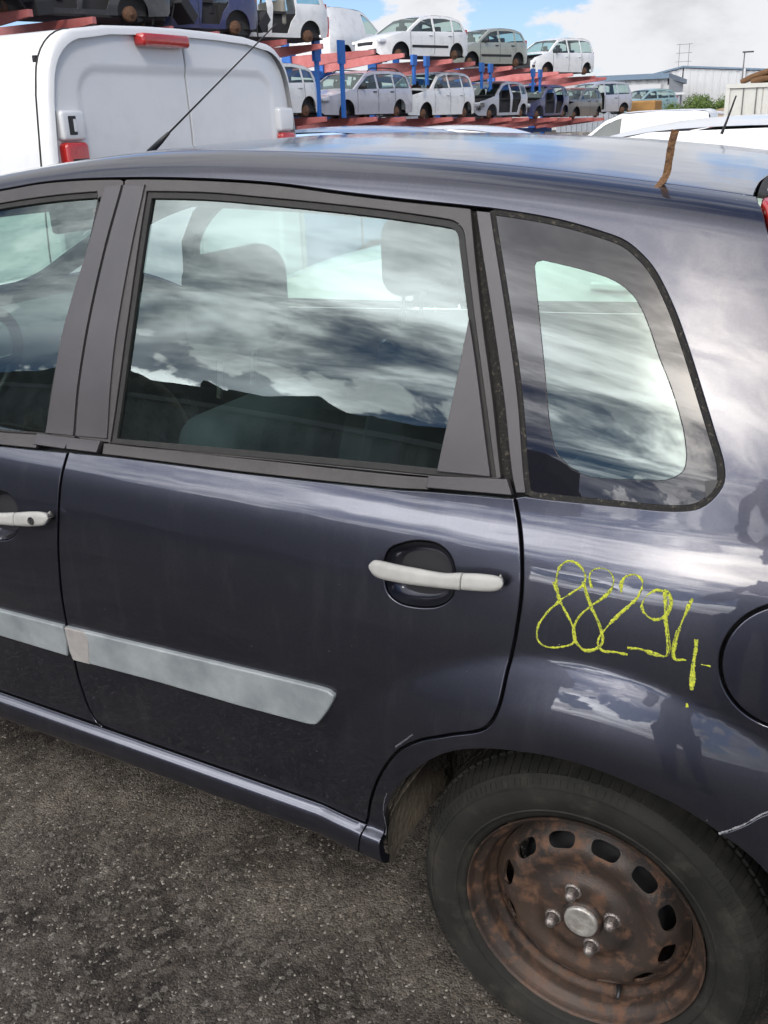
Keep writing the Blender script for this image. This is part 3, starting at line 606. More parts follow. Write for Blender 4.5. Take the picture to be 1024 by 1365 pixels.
def handle(poly, seam_x, parent, key=None):
    """a bowed grab bar standing off the skin; pulled down to the skin at both ends"""
    q = loop(ccurve(poly, .004)); x0, x1 = q[:, 0].min(), q[:, 0].max(); xm, hw = (x0+x1)/2, (x1-x0)/2
    def hp(x, s):
        x = np.asarray(x, float); s = np.asarray(s, float); t = np.clip(np.abs(x-xm)/hw, 0, 1)
        lift = .037-.013*t**4
        # round over the bar's section
        mid = np.interp(x, axs, ays); hh = np.interp(x, axs, ahs); v = np.clip(np.abs(s-mid)/np.maximum(hh, 1e-4), 0, 1)
        lift = lift-.008*v**4
        return sec_point(x, s)+sec_normal(x, s)*lift[..., None]
    xs = np.linspace(x0+.002, x1-.002, 40); lo = []; hi = []
    for x in xs:
        cr = []
        for i in range(len(q)):
            a, b_ = q[i], q[(i+1) % len(q)]
            if (a[0]-x)*(b_[0]-x) <= 0 and a[0] != b_[0]: cr.append(a[1]+(b_[1]-a[1])*(x-a[0])/(b_[0]-a[0]))
        lo.append(min(cr)); hi.append(max(cr))
    axs = xs; ays = (np.array(lo)+np.array(hi))/2; ahs = np.maximum((np.array(hi)-np.array(lo))/2, .003)
    def hn(x, s, e=.0012):
        a = hp(x+e, s)-hp(x-e, s); b_ = hp(x, s+e)-hp(x, s-e); n = np.cross(a, b_); n /= np.linalg.norm(n, axis=-1, keepdims=True)
        return np.where(n[..., 1:2] > .3, -n, n)
    left = loop([p for p in q if p[0] < seam_x]+[]) if False else q
    grab = loop(np.array([p if p[0] < seam_x else (seam_x, p[1]) for p in q])); grab = grab
    endp = loop(np.array([p if p[0] > seam_x else (seam_x, p[1]) for p in q]))
    g = panel('door_handle', clean(grab, seam_x, -1), M['silver'], parent, P=hp, Nn=hn, gap=.0, hem=.012, b=.0025, grid=.004, step=.004)
    e = panel('door_handle', clean(endp, seam_x, 1), M['silver'], parent, P=hp, Nn=hn, gap=.0004, hem=.022, b=.0025, grid=.004, step=.004)
    return g, e
def clean(q, sx, side):
    """half of a clipped loop: only the extreme points of the run that lies on the cut"""
    on = np.abs(q[:, 0]-sx) < 1e-9; off_ = q[~on]; ys = q[on][:, 1] if on.any() else np.array([0, 0])
    # order: keep the off-cut run in sequence
    idx = [i for i in range(len(q)) if not on[i]]
    br = [k for k in range(len(idx)) if (idx[k]-idx[k-1]) % len(q) != 1]
    if br: idx = idx[br[0]:]+idx[:br[0]]
    run = q[idx]; a = (sx, run[-1][1]+(run[-1][1]-run[-2][1])*.0); b_ = (sx, run[0][1])
    return loop(run, [a, b_])
fh = handle(A('fhandle'), -1.165, fdoor); rh = handle(A('handle'), -.1985, rdoor)
for o in fh+rh: both(o)
kc = A('keyhole')[0]; kp = sec_point(kc[0], kc[1])+sec_normal(kc[0], kc[1])*.034; kn = Vector(sec_normal(kc[0], kc[1]))
mb = MB(); Mx = kn.to_track_quat('Z', 'Y').to_matrix()
mb.add([tuple(Mx @ Vector((math.cos(a)*.0042*(1+.25*abs(math.sin(a))), math.sin(a)*.0055, .001))+Vector(kp)) for a in np.linspace(0, 2*math.pi, 20, endpoint=False)], [tuple(range(20))])
mb.lathe([(.0055, .0005), (.0075, .0015), (.0080, .0003)], n=24, axis='z'); mb.v[20:] = [tuple(Mx @ Vector(p)+Vector(kp)) for p in mb.v[20:]]
mb.build('keyhole', M['black'], fdoor)
# side mouldings
mo = A('mold'); mcap = A('moldcap')
both(panel('side_moulding', loop(curve(mo[:4]), curve(mo[3:10]), mo[10:]), M['mould'], rdoor, off=.009, hem=.009, b=.004, grid=.012))
both(panel('moulding_end', loop(mcap), M['mouldcap'], rdoor, off=.0098, hem=.009, b=.002, grid=.02))
both(panel('side_moulding', loop([(-1.1039, .4195), (-1.10, .3855), (-1.109, .345), (-1.32, .3432), (-1.93, .335), (-1.95, .345), (-1.94, .395), (-1.3, .4131)]), M['mould'], fdoor, off=.009, hem=.009, b=.004, grid=.012))
# belt mouldings and their end caps
def between(c1, c2, x0, x1):
    a = cut(c1, x0, x1); d = cut(c2, x0, x1); y = lambda c_, x: float(np.interp(x, c_[:, 0], c_[:, 1]))
    return loop([(x0, y(c2, x0))], d, [(x1, y(c2, x1)), (x1, y(c1, x1))], a[::-1], [(x0, y(c1, x0))])
both(panel('belt_moulding', between(beltt, beltb, -.9715, -.2875), M['trim'], rdoor, off=.0045, hem=.008, grid=.014))
both(panel('belt_moulding', between(beltt, beltb, XL, -1.1455), M['trim'], fdoor, off=.0045, hem=.008, grid=.014))
both(panel('moulding_cap', loop(A('capA')), M['trim_grey'], rdoor, off=.0075, hem=.010, grid=.014))
both(panel('moulding_cap', loop(A('capR')), M['trim_grey'], rdoor, off=.0085, hem=.012, grid=.014))
both(panel('moulding_cap', loop(A('capF')), M['trim_grey'], fdoor, off=.0075, hem=.010, grid=.014))
# window frames
bgap = curve(A('bgap')); bpr = curve(A('bp_right')); bpl = curve(A('bp_left')); frr = curve(A('fr_right'))
g = A('glass'); gl_r = loop(curve(g[0:5]), curve(g[4:8]), curve(g[7:11]), g[10:12], curve(g[11:14]), curve(g[13:16]), g[:1])
rframe = loop(bgap[::-1], cut(cant, -.985, -.2795), frr, cut(beltt, -1.04, -.17)[::-1])
both(panel('window_frame', rframe, M['trim'], rdoor, holes=[inset(gl_r, -.006)[0]], off=.0, gap=.0022, hem=.014, hole_hem=.007, grid=.02))
ring_in = loop(dense(inset(gl_r, .0035)[0], .01))
both(panel('window_seal', loop(dense(inset(gl_r, -.0075)[0], .01)), M['rubber'], rdoor, holes=[ring_in], off=-.0035, hem=.006, b=.001, grid=.02))
both(panel('window_glass', loop(dense(inset(gl_r, -.010)[0], .02)), M['glass'], rdoor, off=-.0095, hem=0, b=0, grid=.02, step=.02))
fg = A('fglass_r'); gl_f = loop(curve([(-2.0, .86), (-1.99, .93), (-1.93, 1.10), (-1.80, 1.215), (-1.62, 1.262), (-1.45, 1.272), (-1.3176, 1.2786), (-1.2036, 1.2815), (-1.0459, 1.2823)]), curve(fg[2:7]), curve([(-1.1252, .8205), (-1.2522, .8131), (-1.6, .80), (-1.98, .785)]))
fframe = loop(bgap, cut(beltt, XL, -1.046)[::-1], [(XL-.02, .80), (-2.05, .95), (-2.0, 1.12), (-1.90, 1.25), (-1.75, 1.3135)], cut(cant, -1.75, -.988))
both(panel('window_frame', fframe, M['trim'], fdoor, holes=[inset(gl_f, -.006)[0]], off=0, gap=.0022, hem=.014, hole_hem=.007, grid=.02))
both(panel('window_seal', loop(dense(inset(gl_f, -.0075)[0], .01)), M['rubber'], fdoor, holes=[loop(dense(inset(gl_f, .0025)[0], .01))], off=-.0035, hem=.006, b=.001, grid=.02))
both(panel('window_glass', loop(dense(inset(gl_f, -.010)[0], .02)), M['glass'], fdoor, off=-.0095, hem=0, b=0, grid=.02, step=.02))
# pillar foils and the corner fillet of the rear door
top = 1.3035
both(panel('pillar_trim', loop(cut2 := bgap[bgap[:, 1] < 1.303][::-1], [(-.9845, 1.303), (-.9275, 1.3)], bpr[bpr[:, 1] < 1.302]), M['trim_grey'], rdoor, off=.0035, gap=.0028, hem=.016, grid=.014))
both(panel('pillar_trim', loop(bgap[bgap[:, 1] < 1.305], bpl[bpl[:, 1] < 1.305][::-1]), M['trim_grey'], fdoor, off=.0035, gap=.0028, hem=.016, grid=.014))
tri = A('tri'); both(panel('corner_fillet', loop(curve([tri[0], (-.2655, .995), tri[1]]), tri[2:3], curve([tri[2], tri[3], tri[4], tri[0]])), M['trim_grey'], rdoor, off=.003, hem=.014, grid=.014))
# the strip between door and quarter glass
sl, sr = curve(A('strip_left')), curve(A('strip_right'))
both(panel('pillar_trim', loop(sl, sr[::-1]), M['trim_grey'], car, off=.001, hem=.014, grid=.014))
# channel behind the door's rear edge
both(panel('door_seal', loop(curve(A('fr_right'))+np.array([-.004, 0]), (sl+np.array([.006, 0]))[::-1]), M['foam'], car, off=-.012, hem=.004, grid=.014))
# quarter window: clear pane in a black ceramic border, in its foam seal
qg = loop(sr[::-1], crear[(crear[:, 0] > -.247)][:-2])
qg_in = loop(dense(inset(loop(dense(qg, .02)), .006)[0], .01)); frit_h = A('frit'); frit_h = loop(curve(frit_h[0:3]), curve(frit_h[2:12]), curve(frit_h[11:17]), curve(frit_h[16:21]), frit_h[:1])
qw = both(panel('quarter_window', qg_in, M['frit'], car, holes=[frit_h], off=-.0035, gap=.001, hem=.004, hole_hem=.0, b=.0008, grid=.012))
both(panel('clear_pane', loop(dense(frit_h, .01)), M['glass'], qw, off=-.0036, hem=0, b=-.0004, grid=.012, step=.01))
both(panel('window_seal', loop(dense(inset(qg, -.003)[0], .008)), M['foam'], qw, holes=[loop(dense(inset(qg_in, .0012)[0], .008))], off=-.0025, hem=.006, b=.0015, grid=.02))
panel('corner_tab', loop(A('blacktag')), M['black'], qw, off=-.0026, hem=.002, b=.0005, grid=.02)
# yellow marker strokes
def ribbon(pts, w, name='painted_number', seed=0):
    q = curve(pts, .0016); r = np.random.default_rng(seed); n = len(q)
    d = np.gradient(q, axis=0); d /= np.linalg.norm(d, axis=1, keepdims=True)+1e-9; nn = np.stack([-d[:, 1], d[:, 0]], 1)
    k = np.convolve(r.normal(0, 1, n+8), np.ones(9)/9, 'valid'); wd = w*(1+1.0*k)*(.72+.5*r.random(n)); q = q+nn*(np.convolve(r.normal(0, .0006, n+8), np.ones(9)/9, 'valid'))[:, None]
    V = []; F = []
    for sgn, o_ in ((1, .0001), (.45, .0009), (-.45, .0009), (-1, .0001)):
        u = q+nn*(wd*sgn*.5)[:, None]; V += list(sec_point(u[:, 0], u[:, 1])+sec_normal(u[:, 0], u[:, 1])*(o_+.0003))
    for a in range(3):
        for i in range(n-1): F.append((a*n+i, a*n+i+1, (a+1)*n+i+1, (a+1)*n+i))
    return MB().add(V, F)
def strokes(keys, widths, sd):
    mb = MB()
    for k, w in zip(keys, widths):
        q = ribbon(A(k), w, seed=sd); mb.add(q.v, q.f); sd += 1
    return mb.build('painted_number', M['yellow'], car, True)
strokes(['num0', 'num1'], [.0056, .0032], 1); strokes(['num2'], [.0033], 5); strokes(['num3'], [.0035], 8); strokes(['num4'], [.0036], 11)
strokes(['num5', 'num6', 'num7', 'num8'], [.0034, .0052, .0032, .0022], 15)
# thin second lines of the marker (double strokes where the felt split)
mb = MB()
for k, dx in (('num4', .0030), ('num5', -.0032), ('num2', .0022)):
    a = A(k)[len(A(k))//3:]+np.array([dx, .0006]); q = ribbon(a, .0012, seed=30); mb.add(q.v, q.f)
mb.build('painted_number', M['yellow'], car, True)

# roof, tailgate top, tail lamp, inner backing
def full_point(x, s):
    """as sec_point but girth beyond the centre line folds over to the far side"""
    s = np.asarray(s, float); m_ = s > S_MAX; p = sec_point(x, np.where(m_, 2*S_MAX-s, s)); p[..., 1] = np.where(m_, 1.70-p[..., 1], p[..., 1]); return p
def full_normal(x, s):
    s = np.asarray(s, float); m_ = s > S_MAX; n = sec_normal(x, np.where(m_, 2*S_MAX-s, s)); n[..., 1] = np.where(m_, -n[..., 1], n[..., 1])
    w = np.clip(np.abs(s-S_MAX)/.05, 0, 1); n[..., 1] *= w; return n/np.linalg.norm(n, axis=-1, keepdims=True)
S2 = 2*S_MAX-S_SEAM
roof_poly = loop([(-1.76, S_SEAM), (.113, S_SEAM)], curve([(.113, S_SEAM), (.102, 1.50), (.092, 1.60), (.085, S_MAX), (.092, 2*S_MAX-1.6), (.102, 2*S_MAX-1.5), (.113, S2)]), [(-1.76, S2), (-1.80, S_MAX)])
roof = panel('roof', roof_poly, M['roofpaint'], car, P=full_point, Nn=full_normal, gap=.0018, hem=.012, grid=.03, step=.02, b=.002)
panel('headliner', roof_poly, M['headliner'], car, P=full_point, Nn=full_normal, off=-.04, gap=.02, hem=0, grid=.08, step=.04)
gate_edge = curve([(.121, S_SEAM), (.110, 1.50), (.100, 1.60), (.093, S_MAX), (.100, 2*S_MAX-1.6), (.110, 2*S_MAX-1.5), (.121, S2)])
gate = panel('tailgate', loop(gate_edge, [(.30, S2), (.33, S_MAX), (.30, S_SEAM)]), M['paint'], car, P=full_point, Nn=full_normal, off=.014, gap=.004, hem=.02, grid=.03, step=.015, b=.012)
panel('tailgate_seal', loop(gate_edge+np.array([-.005, 0]), (gate_edge+np.array([.014, 0]))[::-1]), M['rubber'], gate, P=full_point, Nn=full_normal, off=.006, hem=.008, grid=.05, step=.02, b=.003)
panel('rear_glass', loop([(.31, S_SEAM), (.34, S_MAX), (.31, S2), (.62, 2*S_MAX-1.25), (.64, S_MAX), (.62, 1.25)]), M['frit'], gate, P=full_point, Nn=full_normal, off=-.004, hem=.005, grid=.05, step=.03)
lamp_poly = loop([(.1225, 1.408)]+lampedge[1:]+[(.42, .80), (.50, .80), (.50, 1.0), (.43, 1.2), (.33, 1.36), (.30, 1.408)])
both(panel('tail_light', lamp_poly, M['redlens'], car, off=.004, gap=.002, hem=.02, b=.006, grid=.02))
# dark structure just behind the skins (what the shut lines show)
for q, k in ((front_skin, .0), (rear_skin, 0), (rframe, 1), (fframe, 2)):
    ho = [] if k == 0 else ([inset(gl_r, -.012)[0]] if k == 1 else [inset(gl_f, -.012)[0]])
    both(panel('inner_panel', loop(dense(inset(q, -.006)[0], .03)) if k == 0 else q, M['dark'], car, holes=[loop(dense(h, .03)) for h in ho], off=-.028, hem=0, b=0, grid=.08, step=.03))
both(panel('inner_panel', loop([(-2.7, 1.27), (-.25, 1.25), (-.10, 1.262), (0, 1.24), (.10, 1.10), (.16, .95), (.165, .90), (.12, .845), (-.17, .83), (-.15, .70), (-.17, .47), (.1, .49), (.3, .44), (.6, .5), (.6, .9), (.3, 1.3), (.16, 1.50), (-2.7, 1.50)]), M['dark'], car, holes=[], off=-.034, hem=0, b=0, grid=.08, step=.03)) if False else None
both(panel('inner_panel', loop([(-2.7, 1.275), (-.28, 1.268), (-.20, 1.10), (-.13, .83), (-.2, .70), (-.2, .50), (.25, .50), (.6, .5), (.6, .9), (.35, 1.25), (.2, 1.46), (-2.7, 1.46)]), M['dark'], car, holes=[loop(dense(inset(frit_h, -.02)[0], .02))], off=-.034, hem=0, b=0, grid=.08, step=.03))
mb = MB().box((-1.25, .85, .30), (1.5, 1.50, .06)).box((-1.1, .85, .36), (3.4, .9, .10)); mb.box((-1.25, .07, .33), (1.5, .05, .1)); mb.box((-1.25, 1.63, .33), (1.5, .05, .1)); mb.build('floor_pan', M['dark'], car)
# nose, windscreen and bonnet (out of the picture but part of the car)
panel('windscreen', loop([(-1.80, S_MAX), (-1.77, S_SEAM+.01), (-2.62, S_SEAM+.01), (-2.70, S_MAX), (-2.62, S2-.01), (-1.77, S2-.01)]), M['glass'], car, P=full_point, Nn=full_normal, off=-.003, hem=.004, grid=.05, step=.04)
both(panel('front_wing', loop([(XL-.004, .16), (XL-.004, .742), (XL-.05, .80), (-2.75, 1.30), (-2.75, S_SEAM), (-3.28, S_SEAM), (-3.30, .75), (-3.28, .12), (-2.88, .10)], curve([(-2.86, .12), (-2.84, .30), (-2.70, .44), (-2.49, .49), (-2.28, .44), (-2.14, .30), (-2.12, .10)]), [(-2.08, .02), (-2.03, .10)]), M['paint'], car, gap=.002, hem=.012, grid=.03, step=.02))
bonnet = panel('bonnet', loop([(-2.70, S_SEAM), (-2.78, S_MAX), (-2.70, S2), (-3.28, S2), (-3.33, S_MAX), (-3.28, S_SEAM)]), M['paint'], car, P=full_point, Nn=full_normal, gap=.002, hem=.03, grid=.05, step=.04)
mb = MB(); cs = full_point(np.full(30, -3.28), np.linspace(.12, 2*S_MAX-.12, 30)); mb.add([tuple(p+np.array([-.02, 0, 0])) for p in cs], [tuple(range(30))]); mb.build('front_bumper', M['black'], car)
mb = MB(); cs = full_point(np.full(30, .64), np.linspace(.12, 2*S_MAX-.12, 30)); mb.add([tuple(p+np.array([.01, 0, 0])) for p in cs], [tuple(range(30))]); mb.build('rear_panel', M['paint'], car)

# mirrored far side
def mirror_tree(o, parent):
    c_ = o.copy(); COL.objects.link(c_); c_.parent = parent; return c_
far_root = {}
for o in far:
    c_ = o.copy(); COL.objects.link(c_); far_root[o] = c_
for o, c_ in far_root.items():
    if o.parent in far_root: c_.parent = far_root[o.parent]
    else: c_.parent = car; c_.scale = (1, -1, 1); c_.location = (0, 1.70, 0)

# ---- rear wheel at the origin (hub axis along y)
WC = .300; RY = .025
whe = empty('wheel', (0, 0, WC)); whe.parent = car; tag(whe, label='rusty steel rear wheel without its cover')
tp = [(.204, RY+.012), (.207, RY+.004), (.215, RY-.001), (.222, RY-.003), (.2235, RY-.006), (.226, RY-.0045), (.240, RY-.010), (.255, RY-.013), (.268, RY-.011), (.2690, RY-.0125), (.2715, RY-.0125), (.2725, RY-.010), (.281, RY-.004), (.2885, RY+.006), (.2905, RY+.008), (.297, RY+.022), (.3015, RY+.040), (.3045, RY+.070), (.3045, RY+.150), (.300, RY+.185), (.27, RY+.205), (.21, RY+.19)]
mb = MB().lathe(tp, n=128); tyre = mb.build('tyre', M['tyre'], whe, True); autosmooth(tyre, 50)
# shoulder and tread blocks
def arcblock(a0, a1, r0, y0, r1, y1, h, n=2):
    V = []; F = []
    for i in range(n+1):
        a = a0+(a1-a0)*i/n; ca, sa = math.cos(a), math.sin(a)
        nx = (y1-y0, r1-r0); ln = math.hypot(*nx); nr, ny = abs(nx[0])/ln, -abs(nx[1])/ln
        for (r, y) in ((r0, y0), (r1, y1), (r1+nr*h, y1+ny*h), (r0+nr*h, y0+ny*h)): V.append((r*ca, y, r*sa))
    for i in range(n):
        for k in range(4): F.append((4*i+k, 4*i+(k+1) % 4, 4*i+4+(k+1) % 4, 4*i+4+k))
    F += [(0, 1, 2, 3), tuple(4*n+k for k in (3, 2, 1, 0))]; return V, F
mb = MB(); nb = 108
for k in range(nb):
    a = 2*math.pi*k/nb; w_ = 2*math.pi/nb
    w1 = w_*(.76 if k % 3 else .70)
    V, F = arcblock(a, a+w1, .2880, RY+.004, .3010, RY+.040, .0032); mb.add(V, F)
    V, F = arcblock(a+.2*w_, a+.2*w_+w1, .3020, RY+.046, .3035, RY+.080, .0060); mb.add(V, F)
    V, F = arcblock(a+.4*w_, a+.4*w_+w1, .3040, RY+.086, .3040, RY+.120, .0060); mb.add(V, F)
mb.build('tread_block', M['tyre'], whe)['kind'] = 'stuff'
mb = MB(); r_ = random.Random(8)                                     # moulded bars of the sidewall band
for k in range(150):
    a = 2*math.pi*k/150+r_.uniform(-.004, .004)
    if 18 < k % 50 < 32: continue
    V, F = arcblock(a, a+.006, .2745, RY-.0095, .2835, RY-.002, .0011, 1); mb.add(V, F)
mb.build('sidewall_rib', M['tyre'], whe)['kind'] = 'stuff'
# raised ribs on the sidewall near the bead and moulding marks
rim_p = [(.2045, RY+.006), (.2062, RY+.001), (.2055, RY-.002), (.2035, RY-.0015), (.2015, RY+.004), (.1995, RY+.011), (.1955, RY+.016), (.1885, RY+.019), (.1850, RY+.026), (.1835, RY+.040), (.1815, RY+.048), (.1745, RY+.052), (.1725, RY+.060), (.1710, RY+.075), (.17, RY+.16), (.19, RY+.18)]
mb = MB().lathe(rim_p, n=128); rim = mb.build('rim', M['rust'], whe, True); autosmooth(rim, 60)
# pressed disc with twelve oval slots, built in polar coordinates (u = angle*0.14, v = radius)
DR = [(.0, .020), (.030, .020), (.036, .018), (.062, .016), (.070, .0175), (.078, .024), (.088, .028), (.100, .026), (.115, .021), (.126, .0205), (.134, .0235), (.150, .036), (.160, .046), (.167, .054), (.1725, .060)]
dr = np.array(DR); rr_ = np.arange(0, .18, .0005); dd_ = _gs(np.interp(rr_, dr[:, 0], dr[:, 1]), .003, .0005)
def disc_point(x, y):
    x = np.asarray(x, float); y = np.asarray(y, float); r = np.hypot(x, y); a = np.arctan2(y, x)
    d = np.interp(r, rr_, dd_)
    d = d-.0035*np.exp(-((r-.054)/.012)**2)*np.clip(np.cos(4*(a-BA)), 0, 1)**3          # bosses under the bolts
    d = d+.003*np.exp(-((r-.140)/.010)**2)*np.cos(12*(a-R(19)))                             # slight pressing between slots
    return np.stack([x, RY+d, y], -1)
BA = math.pi/2+.348                                                                      # first bolt's angle
def disc_normal(x, y, e=.0012):
    a = disc_point(x+e, y)-disc_point(x-e, y); b_ = disc_point(x, y+e)-disc_point(x, y-e); n = np.cross(a, b_); n /= np.linalg.norm(n, axis=-1, keepdims=True); return np.where(n[..., 1:2] > 0, -n, n)
slots = []
for k in range(12):
    a = R(19+30*k); c_, s_ = math.cos(a), math.sin(a); q = []
    for t in np.linspace(0, 2*math.pi, 28, endpoint=False):
        ct, st_ = math.cos(t), math.sin(t); hw_, hh_ = .0245, .0125                       # tangential half-width, radial half-height
        u = math.copysign(abs(ct)**.62, ct)*hw_*(1.0+.10*st_); v = math.copysign(abs(st_)**.75, st_)*hh_
        r_ = .1430+v; an = a+u/.143; q.append((r_*math.cos(an), r_*math.sin(an)))
    slots.append(np.array(q))
disc = panel('wheel_disc', circle((0, 0), .1722, 160), M['rust'], whe, holes=[s_[::1] for s_ in slots], P=disc_point, Nn=disc_normal, hem=.006, b=.0012, grid=.005, step=.005)
mb = MB().lathe([(.0005, .0035), (.010, .003), (.020, .0012), (.0262, -.0005), (.0285, .001), (.0292, .006), (.030, .022)], n=48)
hc = mb.build('centre_cap', M['cap'], whe, True, loc=(0, RY+.004, 0)); autosmooth(hc, 50)
mb = MB().lathe([(.029, .0), (.033, .002), (.0345, .006), (.035, .010)], n=48); mb.build('hub_ring', M['rust'], whe, True, loc=(0, RY+.010, 0))
bp = [(.0005, -.0200), (.0045, -.0196), (.0084, -.0165), (.0096, -.012)]
for k in range(4):
    a = BA-math.pi/2*k; mb = MB().lathe(bp, n=24); mb.lathe([(.0096, -.012), (.0102, -.011), (.0104, .004)], n=6); mb.lathe([(.0110, .000), (.0145, .0015), (.0155, .007)], n=24)
    b0 = mb.build('wheel_bolt', M['bolt'], whe, loc=(.054*math.cos(a), RY+.013, .054*math.sin(a))); autosmooth(b0, 40)
mb = MB().lathe([(.0005, 0), (.11, 0), (.13, .02), (.14, .05), (.14, .12)], n=40); mb.build('brake_drum', M['dark'], whe, True, loc=(0, RY+.065, 0))
a = R(-68); mb = MB().tube([(math.cos(a)*.165, RY+.050, math.sin(a)*.165), (math.cos(a)*.172, RY+.040, math.sin(a)*.172), (math.cos(a)*.176, RY+.030, math.sin(a)*.176)], [.0045, .004, .0035], 10); mb.build('valve', M['black'], whe, True)
for o in whe.children:
    pass
for (x, y) in ((0, 1.70), (-2.488, 0), (-2.488, 1.70)):
    c_ = copy_tree(whe, car); c_.location = (x, y, WC); c_['label'] = 'steel wheel mostly hidden under the car'
    if y: c_.scale = (1, -1, 1)
    del c_['label']
# wheel arch liner
mb = MB(); n = 40; V = []; F = []
prof = [(.362, .030), (.370, .04), (.378, .10), (.385, .28), (.36, .30)]
for i in range(n+1):
    a = R(-12+198*i/n)
    for (r, d) in prof:
        r2 = r*(1+.012*math.sin(9*a)); V.append((r2*math.cos(a)*1.0-.005, d, WC+r2*math.sin(a)))
m_ = len(prof)
for i in range(n):
    for k in range(m_-1): F.append((i*m_+k, i*m_+k+1, (i+1)*m_+k+1, (i+1)*m_+k))
b0 = len(V); V.append((0, .30, WC)); F += [(b0, i*m_+m_-1, (i+1)*m_+m_-1) for i in range(n)]
mb.add(V, F); lin = mb.build('wheel_arch_liner', M['liner'], car, True)
for (x, y) in ((0, 1.70), (-2.488, 0), (-2.488, 1.70)):
    c_ = lin.copy(); COL.objects.link(c_); c_.location = (x, y, 0); c_.scale = (1, -1 if y else 1, 1)
# mud flap behind the sill
# scuffs: bare paint edge along the arch, cracked filler at the bumper seam, a graze on the door
M['scuff'] = mat('scraped_paint', (.10, .10, .115), .7, bump=(500, .6), var=(150, 1, (.045, .045, .06)))
M['crack'] = mat('cracked_lacquer_edge', (.34, .34, .35), .7, bump=(500, .6), var=(150, 1, (.12, .12, .14)))
def scuff(pts, w, sd, name='scuff_mark'):
    q = ribbon(np.array(pts), w, seed=sd); return MB().add(q.v, q.f).build(name, M['scuff'], car, True)
g2 = A('gap2'); scuff([(g2[9][0]-.006, g2[9][1]+.006), (g2[8][0]-.012, g2[8][1]+.008)], .0030, 52)
scuff([tuple(p+np.array([0, .0022])) for p in bump_top[:14]], .0030, 53).data.materials[0] = M['crack']
scuff([(-.3645+.004, .16), (-.3625+.004, .23), (-.350+.004, .27)], .0022, 54)
# antenna: whip leaning back from the front of the roof
ant = empty('antenna', (0, 0, 0)); ant.parent = car
p0 = Vector((-1.490, .85, 1.500)); p1 = Vector((-1.064, .85, 1.772)); dv = (p1-p0)
mb = MB().tube([p0, p0+dv*.10, p0+dv*.17], [.009, .007, .004], 12); mb.build('antenna_base', M['black'], ant, True)
mb = MB().tube([p0+dv*t for t in (.16, .5, 1.0)], [.0026, .0022, .0016], 8); mb.build('antenna_rod', M['black'], ant, True)

# ---- cabin
def soft(name, m, parent, c_, d, r, rot=None, lv=1):
    mb = MB().rbox(c_, d, r, 3, rot); o = mb.build(name, m, parent, True); return autosmooth(o, 60)
def seat(x, y, w, low=0, hx=()):
    s_ = empty('seat', (x, y, .3-low)); s_.parent = car
    soft('seat_cushion', M['seat'], s_, (0, 0, .22), (.52, w, .16), .06)
    soft('backrest', M['seat'], s_, (.27, 0, .50), (.15, w, .62), .06, Matrix.Rotation(R(16), 3, 'Y') if False else None).rotation_euler = (0, R(14), 0)
    for h in hx:
        soft('headrest', M['seat'], s_, (.385, h, .915), (.12, .28, .22), .06)
        mb = MB()
        for dy in (-.06, .06): mb.tube([(.36, h+dy, .72), (.385, h+dy, .88)], .006, 8)
        mb.build('headrest_post', M['bolt'], s_)
seat(-1.31, .44, .50, hx=(0,)); seat(-1.31, 1.26, .50, hx=(0,)); seat(-.62, .85, .98, low=.10)
soft('dashboard', M['interior'], car, (-2.25, .85, .88), (.55, 1.40, .26), .09)
soft('parcel_shelf', M['interior'], car, (.12, .85, .98), (.42, 1.30, .03), .01)
sw = empty('steering_wheel', (-1.86, .44, .98)); sw.parent = car; sw.rotation_euler = (0, R(-62), 0)
mb = MB(); mb.tube([(math.cos(a)*.185, math.sin(a)*.185, 0) for a in np.linspace(0, 2*math.pi, 49)], .016, 10, cap=False); mb.build('wheel_ring', M['black'], sw, True)
mb = MB(); mb.rbox((0, 0, -.01), (.13, .15, .05), .02)
for a in (0, math.pi*.5, math.pi, math.pi*1.5): mb.tube([(math.cos(a)*.04, math.sin(a)*.04, -.01), (math.cos(a)*.175, math.sin(a)*.175, 0)], .013, 8)
mb.build('wheel_spokes', M['black'], sw)
soft('interior_mirror', M['black'], car, (-1.80, .85, 1.33), (.03, .15, .07), .012)

# rusty bar standing on the roof edge
mb = MB(); pts = [(-.020, .262, 1.447), (-.0155, .292, 1.4605), (-.0125, .300, 1.470), (-.010, .300, 1.492), (-.008, .300, 1.512), (-.0045, .301, 1.530)]
V = []; F = []; r_ = random.Random(3)
fine = curve(pts, .004)
for i, p in enumerate(fine):
    t = i/(len(fine)-1); wv = (.0050 if t > .3 else .0044)*(1+.06*math.sin(i*1.1)+.05*r_.uniform(-1, 1)); th = .0022
    tn = Vector(fine[min(i+1, len(fine)-1)]-fine[max(i-1, 0)]).normalized(); side = Vector((.87, .49, 0)); side = (side-tn*side.dot(tn)).normalized(); nn_ = tn.cross(side)
    for (a, b_) in ((-1, -1), (0, -1.25), (1, -1), (1, 1), (0, 1.25), (-1, 1)):
        V.append(Vector(p)+side*a*wv*(1+r_.uniform(-.03, .03))+nn_*b_*th+Vector((0, 0, .003)))
for i in range(len(fine)-1):
    for k in range(6): F.append((i*6+k, i*6+(k+1) % 6, (i+1)*6+(k+1) % 6, (i+1)*6+k))
F += [tuple(range(6))[::-1], tuple((len(fine)-1)*6+k for k in range(6))]
o = MB().add(V, F).build('rusty_bar', M['rustbar']); tag(o, 'short bent rusty metal bar standing up on the roof edge of the blue car', 'metal bar')
